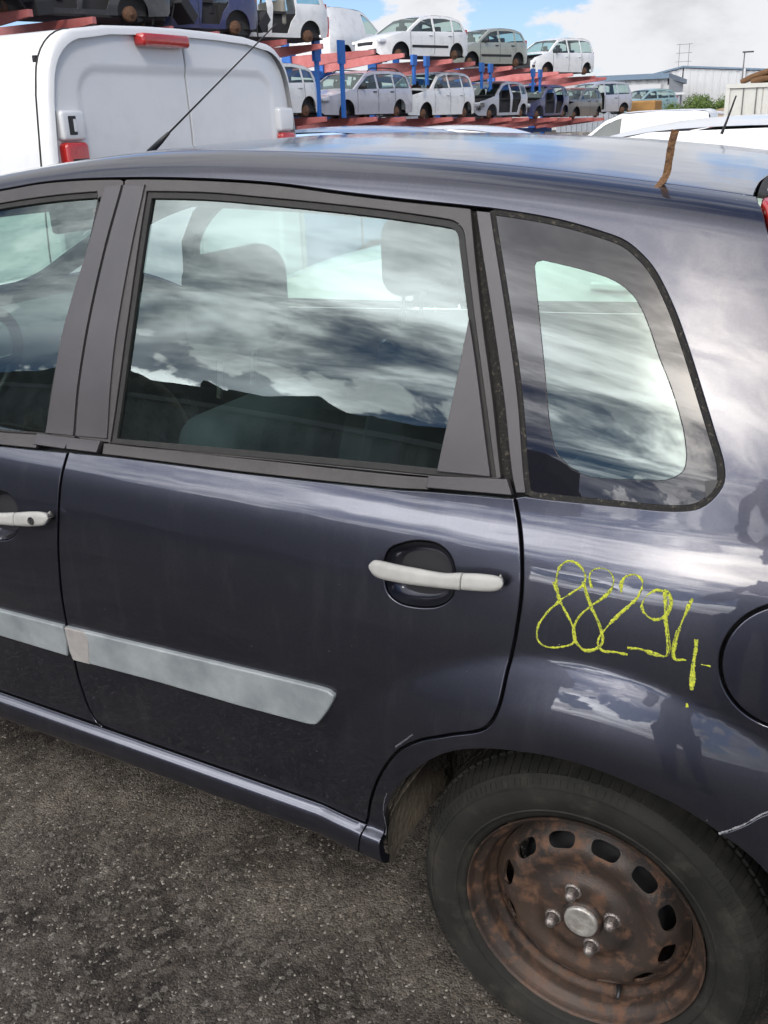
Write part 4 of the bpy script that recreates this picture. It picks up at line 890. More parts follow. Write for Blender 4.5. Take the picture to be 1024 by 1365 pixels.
# ================================================================= yard: generic cars
def carpaint(name, col, metal=.0, rough=.32, coat=.7): return mat(name, col, rough, metal, coat, .06, dirt=(3.5, .50, .85, tuple(.5*c_+.09 for c_ in col), .7))
PT = {'white': carpaint('white_car_paint', (.78, .79, .79)), 'silver': carpaint('silver_car_paint', (.50, .51, .56), .35), 'lilac': carpaint('pale_lilac_silver_paint', (.52, .52, .58), .3),
      'green': carpaint('grey_green_paint', (.36, .38, .33), .3), 'grey': carpaint('mid_grey_paint', (.17, .165, .16), .3), 'navy': carpaint('navy_blue_paint', (.03, .035, .12)),
      'black': carpaint('dark_grey_paint', (.035, .035, .04)), 'blue': carpaint('light_blue_paint', (.16, .28, .48), .2), 'teal': carpaint('pale_teal_paint', (.25, .38, .40))}
M['cglass'] = glass('car_glass', (.72, .82, .79), 2.2)
M['cglass_dark'] = mat('dark_car_glass', (.03, .045, .045), .08, 0, 1)
M['drum'] = mat('rusted_brake_drum', (.10, .055, .035), .85, var=(18, 1, (.22, .11, .06)))
M['dkcabin'] = mat('dark_cabin_trim', (.035, .035, .038), .85)
M['beige'] = mat('pale_seat_cover', (.35, .33, .29), .9)
M['metal'] = mat('dull_bare_metal', (.25, .25, .25), .5, .7, var=(8, .7, (.12, .09, .07)))
KIND = {   # roof outline from nose to tail (x along the car, z), belt height, wheel centres, side pane limits
 'hatch': dict(L=4.0, top=[(0, .34), (-.02, .52), (.03, .66), (.16, .75), (.60, .86), (1.05, .95), (1.45, 1.20), (1.78, 1.38), (2.15, 1.45), (2.8, 1.46), (3.3, 1.41), (3.58, 1.33), (3.80, 1.05), (3.94, .88), (4.0, .62), (3.98, .36)], ws=(5, 7), rw=(11, 12), wx=(.80, 3.32), belt=(.93, .99), panes=[(1.18, 2.22), (2.30, 3.10), (3.16, 3.55)], W=.84),
 'wagon': dict(L=4.6, top=[(0, .34), (-.02, .52), (.04, .66), (.2, .74), (.70, .84), (1.22, .93), (1.66, 1.18), (2.02, 1.37), (2.4, 1.44), (3.2, 1.46), (3.9, 1.43), (4.18, 1.36), (4.42, 1.0), (4.52, .86), (4.6, .60), (4.57, .36)], ws=(5, 7), rw=(11, 12), wx=(.90, 3.62), belt=(.91, .96), panes=[(1.38, 2.42), (2.50, 3.32), (3.38, 4.16)], W=.88),
 'suv': dict(L=4.35, top=[(0, .40), (-.02, .60), (.05, .76), (.22, .88), (.75, .99), (1.15, 1.06), (1.5, 1.30), (1.80, 1.50), (2.2, 1.58), (3.0, 1.60), (3.6, 1.56), (3.92, 1.46), (4.15, 1.12), (4.28, .95), (4.35, .70), (4.30, .40)], ws=(5, 7), rw=(11, 12), wx=(.86, 3.52), belt=(1.04, 1.12), panes=[(1.34, 2.32), (2.40, 3.22), (3.28, 3.82)], W=.89),
 'mpv': dict(L=4.2, top=[(0, .36), (-.02, .56), (.03, .72), (.14, .83), (.50, .95), (.90, 1.05), (1.3, 1.33), (1.62, 1.52), (2.0, 1.61), (2.9, 1.63), (3.6, 1.60), (3.92, 1.50), (4.10, 1.08), (4.17, .92), (4.2, .65), (4.17, .38)], ws=(5, 7), rw=(11, 12), wx=(.82, 3.50), belt=(.98, 1.04), panes=[(1.12, 2.16), (2.24, 3.04), (3.10, 3.80)], W=.86),
 'van': dict(L=4.2, top=[(0, .36), (-.02, .56), (.04, .74), (.16, .86), (.55, .98), (.95, 1.08), (1.32, 1.36), (1.65, 1.62), (2.0, 1.76), (2.9, 1.80), (3.8, 1.79), (4.05, 1.76), (4.14, 1.3), (4.17, 1.0), (4.2, .65), (4.17, .38)], ws=(5, 7), rw=None, wx=(.82, 3.42), belt=(1.04, 1.06), panes=[(1.20, 2.05)], W=.88),
}
def make_car(label, kind, paint, loc, rz, group=None, drums=True, doors_off=(), nose_off=False, opaque=False, roofbars=False, mirror=True, tail=False, cat='car', doors_ajar=False, grille=True, strip_=False):
    K = KIND[kind]; Lc = K['L']; top = np.array(K['top']); W = K['W']; root = empty('scrapped_car' if drums else 'car_in_the_yard', loc, rz, label=label, cat=cat, group=group)
    def hw(x, z):
        x = np.asarray(x, float); z = np.asarray(z, float)
        w = W-.26*np.clip(z-.92, 0, 2)**1.0*1.0-.06*np.clip(z-1.2, 0, 1)+.0-.05*np.clip(.5-z, 0, 1)-.012*np.abs(z-.72)
        e = np.clip(np.abs(x-Lc/2)/(Lc/2), 0, 1.02); return w-.20*e**7-.10*np.clip((.9-x)/.9, 0, 1)**2*(z > -1)
    def sp(x, z): x = np.asarray(x, float)+0*np.asarray(z, float); z = np.asarray(z, float)+0*x; return np.stack([x-Lc/2, -hw(x, z), z], -1)
    def sn(x, z, e=.02):
        a = sp(x+e, z)-sp(x-e, z); c_ = sp(x, z+e)-sp(x, z-e); q = np.cross(a, c_); q /= np.linalg.norm(q, axis=-1, keepdims=True); return np.where(q[..., 1:2] > 0, -q, q)
    tz = lambda x: float(np.interp(x, top[3:13, 0], top[3:13, 1]))
    # side outline with wheel arches
    pts = [tuple(p) for p in top[::-1]]; bot = .24
    low = [(.10, .26)]
    for xc in K['wx']:
        low += [(xc+.36*math.cos(a), .30+.36*math.sin(a)) for a in np.linspace(math.pi+.16, -.16, 15)]
    low += [(Lc-.10, .28)]
    outer = loop(np.array(low), np.array(pts))
    zb = lambda x: float(np.interp(x, (1.0, Lc), K['belt']))
    holes = []; panes = []
    for i, (a, c_) in enumerate(K['panes']):
        xs_ = np.linspace(a, c_, 9); tp_ = [(x, tz(x)-.085) for x in xs_]; tp_ = [(x, z) for x, z in tp_ if z > zb(x)+.06]
        if len(tp_) < 3: continue
        lo_ = [(max(a, tp_[0][0]-.1), zb(a)+.02), (c_+(.06 if i < 2 else .12), zb(c_)+.02)] if i == len(K['panes'])-1 and kind != 'van' else [(max(a, tp_[0][0]-.1), zb(a)+.02), (c_, zb(c_)+.02)]
        q = np.array(lo_+tp_[::-1])
        if i in doors_off:
            x0_, x1_ = a+(.10 if i == 0 else 0), c_-.02
            q = np.array([(x0_, .34), (x1_-(.0 if i == 0 else .28), .34)]+([(x1_-.16, .60), (x1_, .78)] if i == 1 else [(x1_, .5)])+tp_[::-1]+[(a+.10, zb(a)+.0)])
            holes.append(q); continue
        holes.append(q); panes.append(q)
    kw = dict(P=sp, Nn=sn, grid=.16, step=.09, hem=.02, b=.004)
    sides = [panel('body', outer, PT[paint], root, holes=holes, **kw)]
    gm = M['cglass_dark'] if opaque else M['cglass']
    for q in panes: sides.append(panel('window', loop(inset(dense(q, .2), -.01)[0]), gm, root, P=sp, Nn=sn, grid=.3, step=.2, hem=0, b=0, off=-.012))
    for o in list(sides):
        c_ = o.copy(); COL.objects.link(c_); c_.parent = root; c_.scale = (1, -1, 1)
    # skin across the car
    def strip(i0, i1, name, m_, marg=0., off=0., smooth=True, crown=None):
        V = []; F = []; q = top[i0:i1+1]; nseg = 8
        if len(q) > 2: q = curve(q, .12)
        for (x, z) in q:
            w = float(hw(x, z))-marg; cr = (.035 if z > 1.2 else .05) if crown is None else crown
            for k in range(nseg+1):
                u = -1+2*k/nseg; V.append((x-Lc/2+(-.05*(1-u*u) if x < .3 else (.05*(1-u*u) if x > Lc-.3 else 0)), u*w, z+cr*(1-abs(u)**2.4)*(1 if .3 < x < Lc-.1 else 0)+off))
        for i in range(len(q)-1):
            for k in range(nseg): F.append((i*(nseg+1)+k, (i+1)*(nseg+1)+k, (i+1)*(nseg+1)+k+1, i*(nseg+1)+k+1))
        o = MB().add(V, F).build(name, m_, root, smooth); return o
    a, c_ = K['ws']; nT = len(top)-1
    if nose_off:
        strip(4, a, 'bonnet', PT[paint]) if nose_off != 'all' else None
        mb = MB(); r_ = random.Random(int(abs(loc[1])*10))
        mb.box((-Lc/2+.10, 0, .50), (.10, 1.36, .10)); mb.box((-Lc/2+.14, 0, .33), (.06, 1.2, .06))
        for k in range(16): mb.box((-Lc/2+r_.uniform(.15, .75), r_.uniform(-.62, .62), r_.uniform(.42, .78)), (r_.uniform(.08, .3), r_.uniform(.08, .34), r_.uniform(.06, .22)), r_.uniform(0, 3))
        mb.build('engine_bay', M['black'], root)
        mb = MB()
        for k in range(6): mb.box((-Lc/2+r_.uniform(.05, .3), r_.uniform(-.68, .68), r_.uniform(.4, .78)), (r_.uniform(.05, .2), r_.uniform(.05, .25), r_.uniform(.05, .16)), r_.uniform(0, 3))
        mb.build('bent_front_frame', M['metal'], root)
        for s_ in (-1, 1): mb = MB().rbox((-Lc/2+.16, s_*.56, .66), (.16, .26, .15), .04); autosmooth(mb.build('headlight', M['whitelens'], root), 60)
    else:
        strip(0, 3, 'front_bumper', PT[paint]); strip(3, a, 'bonnet', PT[paint])
        if grille:
            mb = MB().rbox((-Lc/2-.015, 0, float(top[2][1])-.04), (.09, .72, .10), .02).rbox((-Lc/2-.02, 0, .40), (.08, 1.05, .11), .02); mb.build('grille', M['black'], root)
        for s_ in (-1, 1): mb = MB().rbox((-Lc/2+.13, s_*.60, float(top[3][1])-.08), (.26, .28, .13), .05, rot=Matrix.Rotation(s_*.35, 3, 'Z')); autosmooth(mb.build('headlight', M['whitelens'], root), 60)
    strip(a, c_, 'windscreen', gm, .055, -.006)
    for s_ in (-1, 1):
        q = top[a:c_+1]; V = []
        for (x, z) in q:
            w = float(hw(x, z)); V += [(x-Lc/2, s_*w, z), (x-Lc/2, s_*(w-.06), z+.004)]
        F = [(2*i, 2*i+2, 2*i+3, 2*i+1) for i in range(len(q)-1)]; MB().add(V, F).build('windscreen_pillar', PT[paint], root)
    mb = MB().box((top[a][0]-Lc/2+.02, 0, top[a][1]+.01), (.14, 1.2, .02)); mb.build('scuttle', M['black'], root)
    if K['rw']:
        ra, rc_ = K['rw']; strip(c_, ra, 'roof', PT[paint]); strip(ra, rc_, 'rear_window', gm, .09, 0); strip(rc_, nT, 'tailgate', PT[paint])
        q = top[ra:rc_+1]
        for s_ in (-1, 1):
            V = []
            for (x, z) in q: w = float(hw(x, z)); V += [(x-Lc/2, s_*w, z), (x-Lc/2, s_*(w-.10), z)]
            MB().add(V, [(0, 2, 3, 1)]).build('rear_pillar', PT[paint], root)
    else: strip(c_, nT, 'roof', PT[paint])
    for s_ in (-1, 1):
        zt = 1.0 if kind != 'van' else 1.25
        mb = MB().rbox((Lc/2-.035, s_*(W-.285), zt-.08), (.10, .12, .34 if kind != 'van' else .6), .03); autosmooth(mb.build('tail_lamp', M['redlens'], root), 60)
        if mirror:
            xm = top[a][0]-Lc/2+.42; mb = MB().rbox((xm, s_*(W+.07), K['belt'][0]+.09), (.12, .18, .13), .04); autosmooth(mb.build('door_mirror', PT[paint] if not drums else M['black'], root), 60)
    # underside, cabin
    mb = MB().box((0, 0, .26), (Lc-.3, 1.2, .06)).box((0, 0, .55), (Lc-.9, 1.06, .55))
    for xc in K['wx']: mb.box((xc-Lc/2, 0, .52), (.80, 1.30, .50))
    mb.build('underbody', M['dkcabin'], root)
    mb = MB().box((-.15, 0, .84), (1.9, 1.20, .06)); mb.build('cabin_floor', M['dkcabin'], root)
    sm = M['beige'] if paint in ('white', 'lilac') and doors_off else M['dkcabin']
    for s_ in (-.36, .36): autosmooth(MB().rbox((-.12, s_, .86), (.16, .46, .72), .06).rbox((-.10, s_, 1.28), (.10, .22, .16), .04).build('seat', sm, root), 60)
    if kind != 'van': autosmooth(MB().rbox((.78, 0, .86), (.16, 1.1, .60), .06).build('seat', sm, root), 60)
    MB().rbox((top[a][0]-Lc/2+.28, 0, .92), (.4, 1.2, .16), .05).build('dashboard', M['dkcabin'], root)
    # shut lines and handles on both sides
    mb = MB(); hb_ = MB()
    for i, (x0_, x1_) in enumerate(K['panes'][:2]):
        if i in doors_off: continue
        for xx in (x0_+.02 if i == 0 else x0_-.04, x1_+.04):
            for s_ in (-1, 1):
                zs_ = np.linspace(.30, zb(xx)-.0, 5); V = []
                for z in zs_: w = float(hw(xx, z))+.003; V += [((xx-.008)-Lc/2, s_*w, z), ((xx+.008)-Lc/2, s_*w, z)]
                mb.add(V, [(2*j, 2*j+1, 2*j+3, 2*j+2) for j in range(4)])
        for s_ in (-1, 1): xx = x1_-.14; hb_.rbox((xx-Lc/2, s_*(float(hw(xx, .86))+.012), .865), (.17, .03, .032), .01, 2)
    if mb.v: mb.build('door_shut_line', M['black'], root)
    if hb_.v: hb_.build('door_handle', M['black'] if paint != 'white' else PT[paint], root)
    # wheels or bare hubs
    for xc in K['wx']:
        for s_ in (-1, 1):
            wr = empty('wheel' if not drums else 'hub', (xc-Lc/2, s_*(W-.14), .30)); wr.parent = root
            if drums:
                mb = MB().lathe([(.001, -.02), (.05, -.02), (.055, .0), (.13, .0), (.15, .02), (.15, .12)], n=18); o = mb.build('brake_drum', M['drum'], wr, True)
            else:
                mb = MB().lathe([(.19, -.0), (.22, -.015), (.27, -.01), (.30, .03), (.30, .17), (.2, .19)], n=28); mb.build('tyre', M['tyre'], wr, True)
                mb = MB().lathe([(.001, .0), (.06, -.005), (.10, .02), (.15, .025), (.19, .0), (.2, .02)], n=24); mb.build('rim', M['metal'], wr, True)
            if s_ > 0: wr.scale = (1, -1, 1)
    if strip_:                                           # rub strip along the doors, number plate
        for s_ in (-1, 1):
            xs_ = np.linspace(K['wx'][0]+.45, K['wx'][1]-.45, 7); V = []
            for x in xs_:
                for z, e_ in ((.49, .004), (.50, .018), (.56, .018), (.57, .004)): V.append((x-Lc/2, s_*(float(hw(x, z))+e_), z))
            MB().add(V, [(4*i+k, 4*i+k+4, 4*i+k+5, 4*i+k+1) for i in range(6) for k in range(3)]).build('side_strip', M['black'], root)
    if roofbars:
        mb = MB()
        for s_ in (-1, 1):
            q = [(x-Lc/2, s_*(float(hw(x, tz(x)))-.07), tz(x)+.085-(.05 if x in (2.2, 3.9) else 0)) for x in (2.2, 2.4, 3.0, 3.7, 3.9)]; mb.tube(q, .018, 6)
        mb.build('roof_rail', M['black'], root)
    return root

RX = -16.3; QUAY = R(90)
def zt1(y): return 1.63-.0150*(y-27)-.15
def zt2(y): return 3.42-.0160*(y-27)-.15
ORD = 'first second third fourth fifth sixth seventh eighth ninth tenth eleventh twelfth thirteenth fourteenth fifteenth sixteenth seventeenth eighteenth'.split()
G1 = 'scrapped cars on the storage racks'
T1 = [(21.6, 'hatch', 'white', 'white stripped hatchback half hidden by the big white van, lower rack level', dict(doors_off=(0,), mirror=False)),
      (26.7, 'wagon', 'lilac', 'pale silver estate car with roof rails on the lower rack level', dict(roofbars=True)),
      (31.7, 'suv', 'white', 'white crossover missing its front bumper on the lower rack level', dict(nose_off='part')),
      (37.2, 'hatch', 'silver', 'doorless silver-white body shell with both side openings bare, lower rack level', dict(doors_off=(0, 1), nose_off='all', mirror=False)),
      (42.2, 'hatch', 'navy', 'navy blue doorless shell with torn open front on the lower rack level', dict(doors_off=(0, 1), nose_off='all', mirror=False)),
      (47.0, 'hatch', 'grey', 'dark grey hatchback at the far end of the lower rack level', dict(nose_off='part', mirror=False))]
T2 = [(11.0, 'mpv', 'white', 'white sill and underside of a car at the left end of the upper rack level', dict()),
      (15.0, 'wagon', 'black', 'dark stripped wreck on the upper rack level above the white van roof', dict(nose_off='all', doors_off=(0, 1), mirror=False)),
      (18.6, 'hatch', 'navy', 'dark blue wreck with bare front hub above the van, upper rack level', dict(nose_off='part', doors_off=(1,), mirror=False)),
      (21.6, 'mpv', 'white', 'white doorless body shell with rusty rear hub, upper rack level left of the blue posts', dict(doors_off=(0, 1), mirror=False)),
      (30.7, 'hatch', 'white', 'white hatchback with black side strip on the upper rack level against the sky', dict(mirror=False, strip_=True)),
      (36.2, 'hatch', 'green', 'grey green hatchback on the upper rack level right of the white one', dict(strip_=True)),
      (44.2, 'mpv', 'white', 'white people carrier with ripped off front at the right end of the upper rack', dict(nose_off='part'))]
for tier, zf in ((T1, zt1), (T2, zt2)):
    for (y, kd, p_, lab, kw) in tier: make_car(lab, kd, p_, (RX, y, zf(y)), QUAY-(R(20) if zf is zt2 else R(6)), G1, **kw)
make_car('white panel van seen from behind its open rear on the upper rack level', 'van', 'white', (RX-2.9, 31.2, 3.28), R(-90), G1, cat='van', mirror=False)
make_car('small grey car mostly hidden behind the upper rack cars', 'hatch', 'grey', (RX-4.6, 45.0, zt2(44)-.1), QUAY, G1, mirror=False)
# the cantilever racks: blue posts, faded red arms
M['rackblue'] = mat('blue_rack_paint', (.012, .13, .48), .5, var=(6, .5, (.02, .10, .32)))
M['rackred'] = mat('faded_red_rack_paint', (.60, .21, .20), .55, var=(2.5, .8, (.42, .08, .07)))
post_ys = [9.0, 10.6, 13.1, 14.7, 17.0, 18.6, 21.3, 23.0, 25.8, 27.6, 31.0, 32.8, 36.2, 38.0, 41.3, 43.1, 46.2, 47.8]
for i, y in enumerate(post_ys):
    r_ = empty('storage_rack', (RX-1.75, y, 0), label='%s blue rack post with faded red arms, counted from the left' % ORD[i], cat='rack', group='rack posts between the scrapped cars')
    MB().box((0, 0, (zt2(y)+.55)/2), (.20, .15, zt2(y)+.55)).build('post', M['rackblue'], r_)
    for zf in (zt1, zt2):
        z = zf(y)+.13
        V = [(0, -.07, z-.42), (0, .07, z-.42), (0, .07, z), (0, -.07, z), (3.1, -.05, z-.10), (3.1, .05, z-.10), (3.1, .05, z+.02), (3.1, -.05, z+.02)]
        MB().add(V, [(0, 3, 2, 1), (4, 5, 6, 7), (0, 1, 5, 4), (1, 2, 6, 5), (2, 3, 7, 6), (3, 0, 4, 7)]).build('arm', M['rackred'], r_)
        MB().box((.10, 0, z-.18), (.32, .30, .56)).build('bracket', M['rackblue'], r_)
# front tie posts that stand up between the cars of the upper level
for k_, y in enumerate((23.3, 24.6, 29.0, 29.9, 34.3, 35.1, 39.4, 40.2)):
    b_ = MB().box((RX+.95, y, zt2(y)-.35-(.5 if y < 25 else 0)), (.08, .13 if y < 25 else .12, .62+(1.0 if y < 25 else 0))).box((RX+.95, y, zt2(y)+.05), (.10, .28, .30+(.3 if y < 25 else 0))); o = b_.build('rack_bracket', M['rackblue']); tag(o, '%s blue steel bracket on the upper red arms, counted from the left' % ORD[k_], 'bracket', 'blue brackets on the rack arms')
for (y0, y1) in ((8.5, 29), (30, 48.5)):
    for zf in (zt1, zt2):
        z = zf((y0+y1)/2); o = MB().add(*((lambda V: (V, [(0, 1, 2, 3), (7, 6, 5, 4), (0, 4, 5, 1), (1, 5, 6, 2), (2, 6, 7, 3), (3, 7, 4, 0)]))([(RX-1.68, y0, zf(y0)-.42), (RX-1.52, y0, zf(y0)-.42), (RX-1.52, y0, zf(y0)-.22), (RX-1.68, y0, zf(y0)-.22), (RX-1.68, y1, zf(y1)-.42), (RX-1.52, y1, zf(y1)-.42), (RX-1.52, y1, zf(y1)-.22), (RX-1.68, y1, zf(y1)-.22)]))).build('rack_beam', M['rackblue'])
        tag(o, 'long blue beam on the %s level of the %s rack' % ('lower' if zf is zt1 else 'upper', 'nearer' if y0 < 20 else 'farther'), 'beam', 'blue beams along the racks')
M['concrete'] = mat('pale_concrete', (.42, .40, .36), .9, var=(3, .6, (.28, .26, .23)))
for i in range(11):
    y = 33+1.5*i; o = MB().box((RX+1.6, y, .38), (.6, .9, .76)).build('concrete_block', M['concrete']); tag(o, '%s pale concrete block under the rack, counted from the left' % ORD[i], 'block', 'concrete blocks under the racks')
# torn out parts lying on the upper arms at the left end
r_ = random.Random(21)
for i, (y, n_) in enumerate(((9.2, 16), (13.0, 16), (16.9, 16), (20.3, 12))):
    mb = MB()
    for k in range(n_):
        mb.rbox((RX+r_.uniform(.3, 1.2), y+r_.uniform(-.8, .8), zt2(y)+.22+r_.uniform(0, .75)), (r_.uniform(.1, .5), r_.uniform(.1, .6), r_.uniform(.06, .3)), .02, 2, rot=Matrix.Rotation(r_.uniform(-.8, .8), 3, 'X'))
    for k in range(5):
        p_ = Vector((RX+r_.uniform(.5, 1.2), y+r_.uniform(-.7, .7), zt2(y)+.9)); mb.tube([p_, p_+Vector((.1, r_.uniform(-.2, .2), -.3)), p_+Vector((.12, r_.uniform(-.3, .3), -.75))], .02, 5)
    o = mb.build('scrap_heap', M['dkcabin']); tag(o, '%s pile of dark torn out parts on the upper rack, counted from the left' % ORD[i], 'scrap metal', 'piles of torn out parts on the upper rack')
# a second line of stock behind the rack (dark gaps between the cars)
for i in range(9):
    y = 10+4.6*i; p_ = ['grey', 'black', 'white', 'navy', 'silver', 'black', 'white', 'grey', 'black'][i]
    make_car('%s scrapped car in the row behind the rack posts, %s from the left' % (p_.replace('navy', 'navy blue'), ORD[i]), 'hatch', p_, (RX-4.7, y, zt1(y)-.05), QUAY, 'scrapped cars in the back row', mirror=False, opaque=True)

# ================================================================= the big white van behind the car
M['vanwhite'] = mat('white_van_paint', (.68, .69, .70), .34, 0, .6, .08, dirt=(2.2, .52, .9, (.55, .54, .52), .6))
van = empty('white_van', (-2.92, 2.77, 0), 0, label='large white panel van with closed windowless rear doors right behind the blue car', cat='van')
WV, HV, LV = .94, 1.985, 4.9
def vsec(z):                                                # half width at height z
    return WV-.10*max(0, (z-1.05))**1.25/1.0-.02*max(0, .6-z)
def van_section(x, nrm=0.):
    """closed outline of the van's body across its width"""
    out = []
    for z in np.linspace(.36, 1.70, 12): out.append((vsec(z), z))
    r_ = .22; cx, cz = vsec(1.70)-.22-.012, 1.985-.22-.03
    for a in np.linspace(.15, math.pi/2, 9): out.append((cx+r_*math.cos(a), cz+r_*math.sin(a)))
    out += [(.5, 1.975), (.25, 1.984), (0, 1.987)]
    return out+[(-a, b_) for a, b_ in out[-2::-1]]
sec_ = van_section(0); V = []; F = []; m_ = len(sec_)
def ring(x, k): return [(x, a*k, (.36+(z-.36)*(1-(1-k)*.9))) for a, z in sec_]
stations = [(-LV, .80), (-LV+.3, .9), (-LV+1.0, .97), (-LV+1.6, 1), (-.03, 1.0), (-.018, .9975), (-.006, .990), (0, .975)]
for x, k in stations: V += ring(x, k)
for i in range(len(stations)-1):
    for k in range(m_-1): F.append((i*m_+k, (i+1)*m_+k, (i+1)*m_+k+1, i*m_+k+1))
o = MB().add(V, F).build('body', M['vanwhite'], van, True); autosmooth(o, 50)
# rear doors: two leaves, each with a raised frame and sunk field, seam between
def rear_p(y, z):
    y = np.asarray(y, float); z = np.asarray(z, float)
    x = .004-.030*(np.abs(y)/.92)**3*1.0-.020*np.clip((z-1.45)/.5, 0, 1)**2+0*z
    for (y0, y1, z0, z1) in ((-.70, .70, .6, 1.80),):
        rx = .12
        ax = np.abs(y-(y0+y1)/2)-((y1-y0)/2-rx); az = np.abs(z-(z0+z1)/2)-((z1-z0)/2-rx)
        d = np.hypot(np.maximum(ax, 0), np.maximum(az, 0))+np.minimum(np.maximum(ax, az), 0)-rx
        t = np.clip(.5-d/.045, 0, 1); x = x-.010*(t*t*(3-2*t))
    return np.stack([x, y, z], -1)
def rear_n(y, z, e=.004):
    a = rear_p(y+e, z)-rear_p(y-e, z); b_ = rear_p(y, z+e)-rear_p(y, z-e); q = np.cross(a, b_); q /= np.linalg.norm(q, axis=-1, keepdims=True); return np.where(q[..., 0:1] < 0, -q, q)
full = np.array([(a*.978, .36+(z-.36)*.985) for a, z in sec_]); full = loop(full, [(-.9, .42), (.9, .42)])
def clip_y(q, y0, y1):
    q = dense(q, .01); k = q[(q[:, 0] >= y0) & (q[:, 0] <= y1)]; return k
lz = np.array([p for p in full if p[1] > .30])
qd = dense(full, .01); cc = np.array([0, 1.1]); 
left_leaf = qd[qd[:, 0] < -.0]; right_leaf = qd[qd[:, 0] > .0]
def ordered(q, yc):
    up_ = q[q[:, 1] > .43]; up_ = up_[np.argsort(np.arctan2(up_[:, 1]-1.0, (up_[:, 0]-yc*0-(.5 if yc > 0 else -.5))))]; return up_
def leaf(sgn):
    prof_ = [(a*.975, z) for a, z in van_section(0)[:24] if z > .45]; prof_ = [(a, .36+(z-.36)*.985) for a, z in prof_]
    q = [(0, .45), (prof_[0][0], .45)]+prof_+[(0, prof_[-1][1])]
    return loop(np.array([(a*sgn, z) for a, z in q]))
for sgn in (-1, 1):
    panel('rear_door', leaf(sgn), M['vanwhite'], van, P=rear_p, Nn=rear_n, gap=.005, hem=.02, b=.006, grid=.016, step=.02)
MB().box((-.09, 0, 1.1), (.02, 1.7, 1.5)).build('door_gap', M['dark'], van)
# lamps: near side stack (clear reversing window on top, red below) and far side
for sgn in (-1, 1):
    lm = empty('rear_lamp', (-.014, sgn*.805, 1.45)); lm.parent = van
    autosmooth(MB().rbox((-.012, -sgn*.022, .13), (.09, .135, .12), .018).build('lamp_housing', M['vanwhite'], lm), 60)
    autosmooth(MB().rbox((-.006, -sgn*.020, -.10), (.10, .13, .33), .022).build('lamp_lens', M['redlens'], lm), 60)
    if sgn < 0: MB().rbox((.030, -sgn*.01, .13), (.012, .045, .075), .005).build('lamp_window', M['black'], lm)
    if sgn < 0: MB().rbox((.036, -sgn*.022, .13), (.004, .018, .05), .0015, 2).build('lamp_reflector', M['whitelens'], lm)
    mb = MB()
    for k in range(4): mb.box((.0450, -sgn*.02, -.005-.03*k), (.003, .085, .008))
    mb.build('lamp_rib', M['black'], lm)
autosmooth(MB().rbox((.012, -.17, 1.925), (.07, .32, .055), .018).build('high_brake_light', M['redlens'], van), 60)
# side panel recess and belt on the near flank
MB().box((-2.2, -WV+.005, 1.0), (1.6, .012, .03)).build('side_rail', M['black'], van)
MB().rbox((-.0, 0, .42), (.16, 1.86, .22), .05).build('rear_bumper', M['black'], van)
for x in (-.85, -3.9):
    for s_ in (-1, 1):
        wr = empty('wheel', (x, s_*(WV-.03), .32)); wr.parent = van
        MB().lathe([(.2, -.0), (.24, -.015), (.30, -.0), (.32, .03), (.32, .19), (.2, .2)], n=40).build('tyre', M['tyre'], wr, True)
        MB().lathe([(.001, .0), (.07, -.0), (.12, .02), (.17, .02), (.2, .0), (.205, .02)], n=30).build('rim', M['metal'], wr, True)
        if s_ > 0: wr.scale = (1, -1, 1)
# lamp/door gap line down the corner
MB().tube([(-.075, -a*1.0005, z+.0005) for a, z in sec_[:21]], .0045, 6).build('corner_seam', M['rubber'], van)

# ================================================================= cars parked just behind
make_car('white car with a black aerial parked right behind the blue car', 'hatch', 'white', (-.90, 3.62, .03), 0, None, drums=False, opaque=True)
c_ = bpy.data.objects.new('aerial', None)
o = MB().tube([(-.44, 2.80, 1.47), (-.425, 2.80, 1.515), (-.40, 2.80, 1.60)], [.006, .004, .003], 8).build('roof_aerial', M['black']); tag(o, 'short black aerial on the roof of the white car', 'aerial')
make_car('white panel van whose low roof shows beyond the nearer white roof', 'van', 'white', (-7.0, 24.5, -.27), R(2), None, drums=False, cat='van', opaque=True)
make_car('light blue car whose roof shows between the big white van and the racks', 'hatch', 'blue', (-4.9, 6.6, .02), 0, None, drums=False, opaque=True)
make_car('white car whose roof edge shows below the racks', 'hatch', 'white', (-5.9, 10.6, -.03), R(8), None, drums=False, opaque=True)
make_car('silver people carrier with a smashed rear standing right of the racks', 'mpv', 'silver', (-16.6, 51.0, 1.33), R(60), None, doors_off=(0,), mirror=False)
make_car('pale teal wreck behind the smashed silver people carrier', 'hatch', 'teal', (-15.9, 58.0, 1.2), R(60), None, mirror=False)
M['ochre'] = mat('ochre_container_paint', (.40, .22, .07), .8, var=(3, .7, (.25, .13, .05)))
o = MB().rbox((-14.9, 54.6, 1.6), (1.5, 1.4, .9), .1).build('rusty_tank', M['ochre']); tag(o, 'rust orange tank beside the smashed silver people carrier', 'tank')

